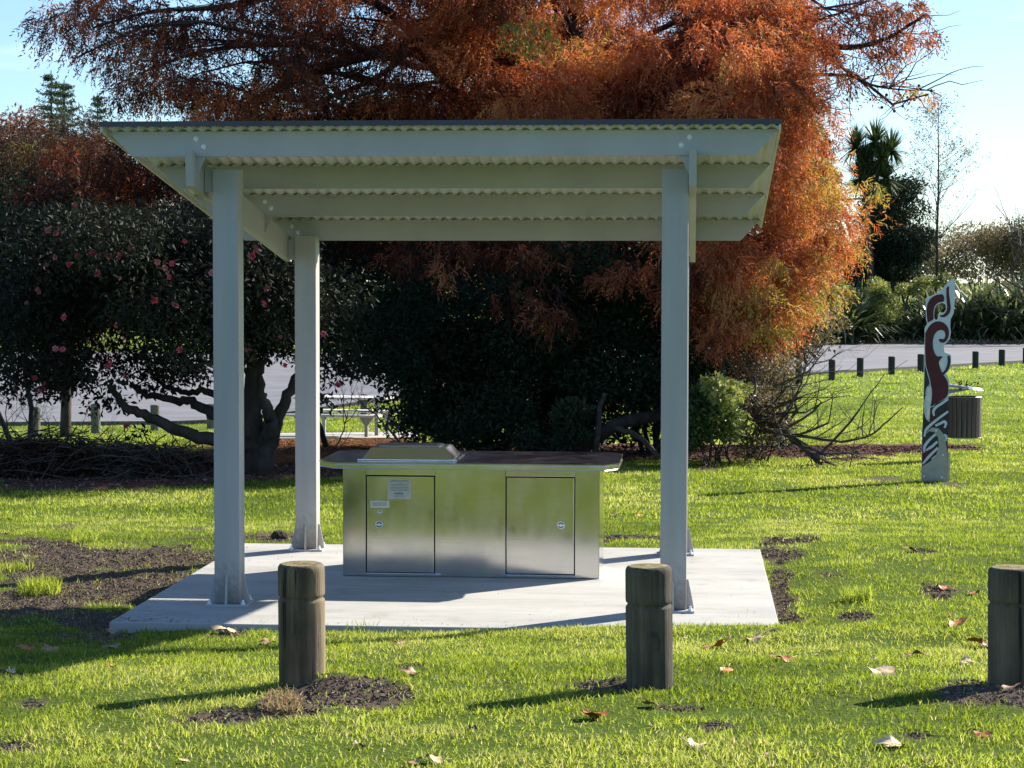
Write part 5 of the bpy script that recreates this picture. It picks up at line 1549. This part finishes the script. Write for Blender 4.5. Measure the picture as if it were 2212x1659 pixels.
LV = [
    (485, 1369, 60, 'cream', 'pale curled leaf lying against the front edge of the slab, left of the first bollard', 1.1),
    (575, 1393, 44, 'brown', 'brown leaf tucked against the left side of the first bollard', .8),
    (237, 1370, 36, 'brown', 'dull pinkish leaf in the roof shadow near the slab corner', .8),
    (240, 1403, 42, 'brown', 'flat brown leaf near the sunny edge of the roof shadow', .5),
    (58, 1408, 50, 'rust', 'dark rusty leaf in the roof shadow, leftmost of the close pair', .6),
    (112, 1411, 50, 'brown', 'brown leaf in the roof shadow, right one of the close pair', .6),
    (245, 1447, 30, 'orange', 'small bright orange leaf standing up in the sunny grass on the left', 1.5),
    (18, 1458, 44, 'cream', 'tan leaf standing on edge at the left border of the photo', 1.6),
    (868, 1398, 48, 'brown', 'brown leaf with tan rim in the grass in front of the slab middle', 1.),
    (888, 1466, 48, 'brown', 'dark brown leaf just behind the soil patch right of the first bollard', 1.),
    (1285, 1558, 76, 'rust', 'long reddish brown curled leaf in the grass left of the second bollard', 1.2),
    (1408, 1529, 44, 'brown', 'pale brown leaf right below the second bollard', .9),
    (396, 1650, 28, 'cream', 'small pale leaf at the bottom edge left of centre', 1.),
    (935, 1652, 54, 'cream', 'cream leaf cut by the bottom edge of the photo', 1.1),
    (893, 1654, 40, 'brown', 'dark leaf touching the cream one at the bottom edge', 1.),
    (776, 1617, 36, 'brown', 'small tan leaf in a hollow of the grass near the bottom', 1.),
    (1540, 1403, 62, 'rust', 'deep red two lobed leaf right of the second bollard', 1.4),
    (1630, 1390, 56, 'cream', 'long cream leaf right of the deep red one', 1.2),
    (1685, 1433, 58, 'rust', 'brown red leaf with a pointed tip below the cream one', 1.1),
    (1571, 1457, 36, 'orange', 'small orange leaf right of the base of the second bollard', 1.),
    (1905, 1459, 76, 'cream', 'large tan leaf with its stalk pointing up to the right', 1.),
    (1975, 1418, 58, 'brown', 'half dark half pale leaf above the large tan one', 1.2),
    (1890, 1425, 16, 'cream', 'tiny pale scrap beside the dark and pale leaf', .8),
    (2070, 1356, 66, 'orange', 'orange folded leaf left of the third bollard top', 1.4),
    (2118, 1400, 60, 'rust', 'large crumpled rust leaf touching the third bollard', 1.5),
    (2188, 1492, 56, 'brown', 'dark brown leaf leaning on the base of the third bollard', 1.2),
    (1510, 1620, 66, 'cream', 'cream humped leaf low in the grass below the second bollard', 1.3),
    (1925, 1622, 76, 'cream', 'broad cream and brown leaf near the bottom right', 1.1),
    (2122, 1596, 46, 'rust', 'dark red leaf near the bottom right corner', 1.),
    (2035, 1273, 38, 'rust', 'red brown leaf on the bare patch left of the third bollard', 1.),
    (2105, 1284, 32, 'rust', 'small red leaf right of the red brown one', 1.),
    (1968, 1190, 34, 'rust', 'red brown leaf alone on the far lawn right of the slab', 1.),
    (1330, 1117, 32, 'brown', 'dark leaf on the lawn beyond the right end of the barbecue', 1.),
    (1378, 1114, 26, 'orange', 'small orange leaf on the lawn beyond the barbecue, close to the right post', 1.4),
    (1512, 1017, 26, 'brown', 'small tan leaf in front of the mulch bed', .8),
    (1655, 1640, 18, 'cream', 'tiny pale leaf bit near the bottom edge right of centre', .8),
    (1480, 1385, 14, 'cream', 'pale leaf scrap beside the top of the second bollard', .8),
    (1765, 1417, 14, 'cream', 'tiny cream scrap alone in the grass right of the brown red leaf', .8),
    (2085, 1437, 40, 'cream', 'broken pale leaf just below the crumpled rust leaf', .9),
]
for k, (px, py, w, mt, lab, cu) in enumerate(LV):
    fallen_leaf(px, py, w, mt, lab, 100 + k, cu, stand=.25 if cu > 1.3 else 0)
fallen_leaf(1020, 1583, 30, 'purple', 'small crumpled dark purple flower in the grass', 300, 1.8, 'fallen_flower', 'flower')
bpy.data.objects['fallen_flower']['group'] = ''
del bpy.data.objects['fallen_flower']['group']
# clod beside the back of the slab
cl = gpt(602, 1163)
bm = bmesh.new(); bmesh.ops.create_icosphere(bm, subdivisions=3, radius=.06)
V = np.array([v.co[:] for v in bm.verts]); F = np.array([[v.index for v in f.verts] for f in bm.faces]); bm.free()
V = V * (1 + .35 * (vnoise(V[:, 0] * 40, V[:, 1] * 40, V[:, 2] * 40, 3) - .5))[:, None] * [1.1, .9, .75]
put('soil_clod', V + cl + [0, 0, .02], F, simple('dark_clod', (.03, .02, .015), (.08, .055, .045), 40, .95, 0, 1., .02), label='dark clod of earth at the back edge of the slab', category='clod')
# leaf debris on the bin lid
P = np.stack([rng.normal(bp[0] - .0, .12, 60), rng.normal(bp[1], .12, 60), np.full(60, zl + .035)], 1) + rng.normal(size=(60, 3)) * [0, 0, .02]
V, F, TT = leaf_quads(P, .06, rng.uniform(0, .5, 60), 0, .4)
link('leaf_debris', mesh_np('leaf_debris', V, F, {'tint': TT}), M['mulch'], kind='stuff', label='dead leaves heaped on the bin lid', category='leaf litter')

# crumbs of soil and grass clippings carried on to the slab
nl = 420
ul = np.where(rng.random(nl) < .5, -3.38 + rng.exponential(.22, nl), rng.uniform(-3.3, .4, nl)); vl_ = np.where(rng.random(nl) < .6, 12.51 + rng.exponential(.10, nl), rng.uniform(12.6, 16.3, nl))
ok = (ul < .48) & (vl_ < 16.3); Pq = L2W(np.stack([ul[ok], vl_[ok], np.full(ok.sum(), .003)], 1))
V, F, TT = leaf_quads(Pq, .016, rng.uniform(0, 1, len(Pq)), 0, .5); V[:, 2] = np.abs(V[:, 2] - .003) * .4 + .003
link('slab_crumbs', mesh_np('slab_crumbs', V, F, {'tint': TT}), M['clod'], kind='stuff', label='specks of soil and dry grass on the concrete slab', category='soil')
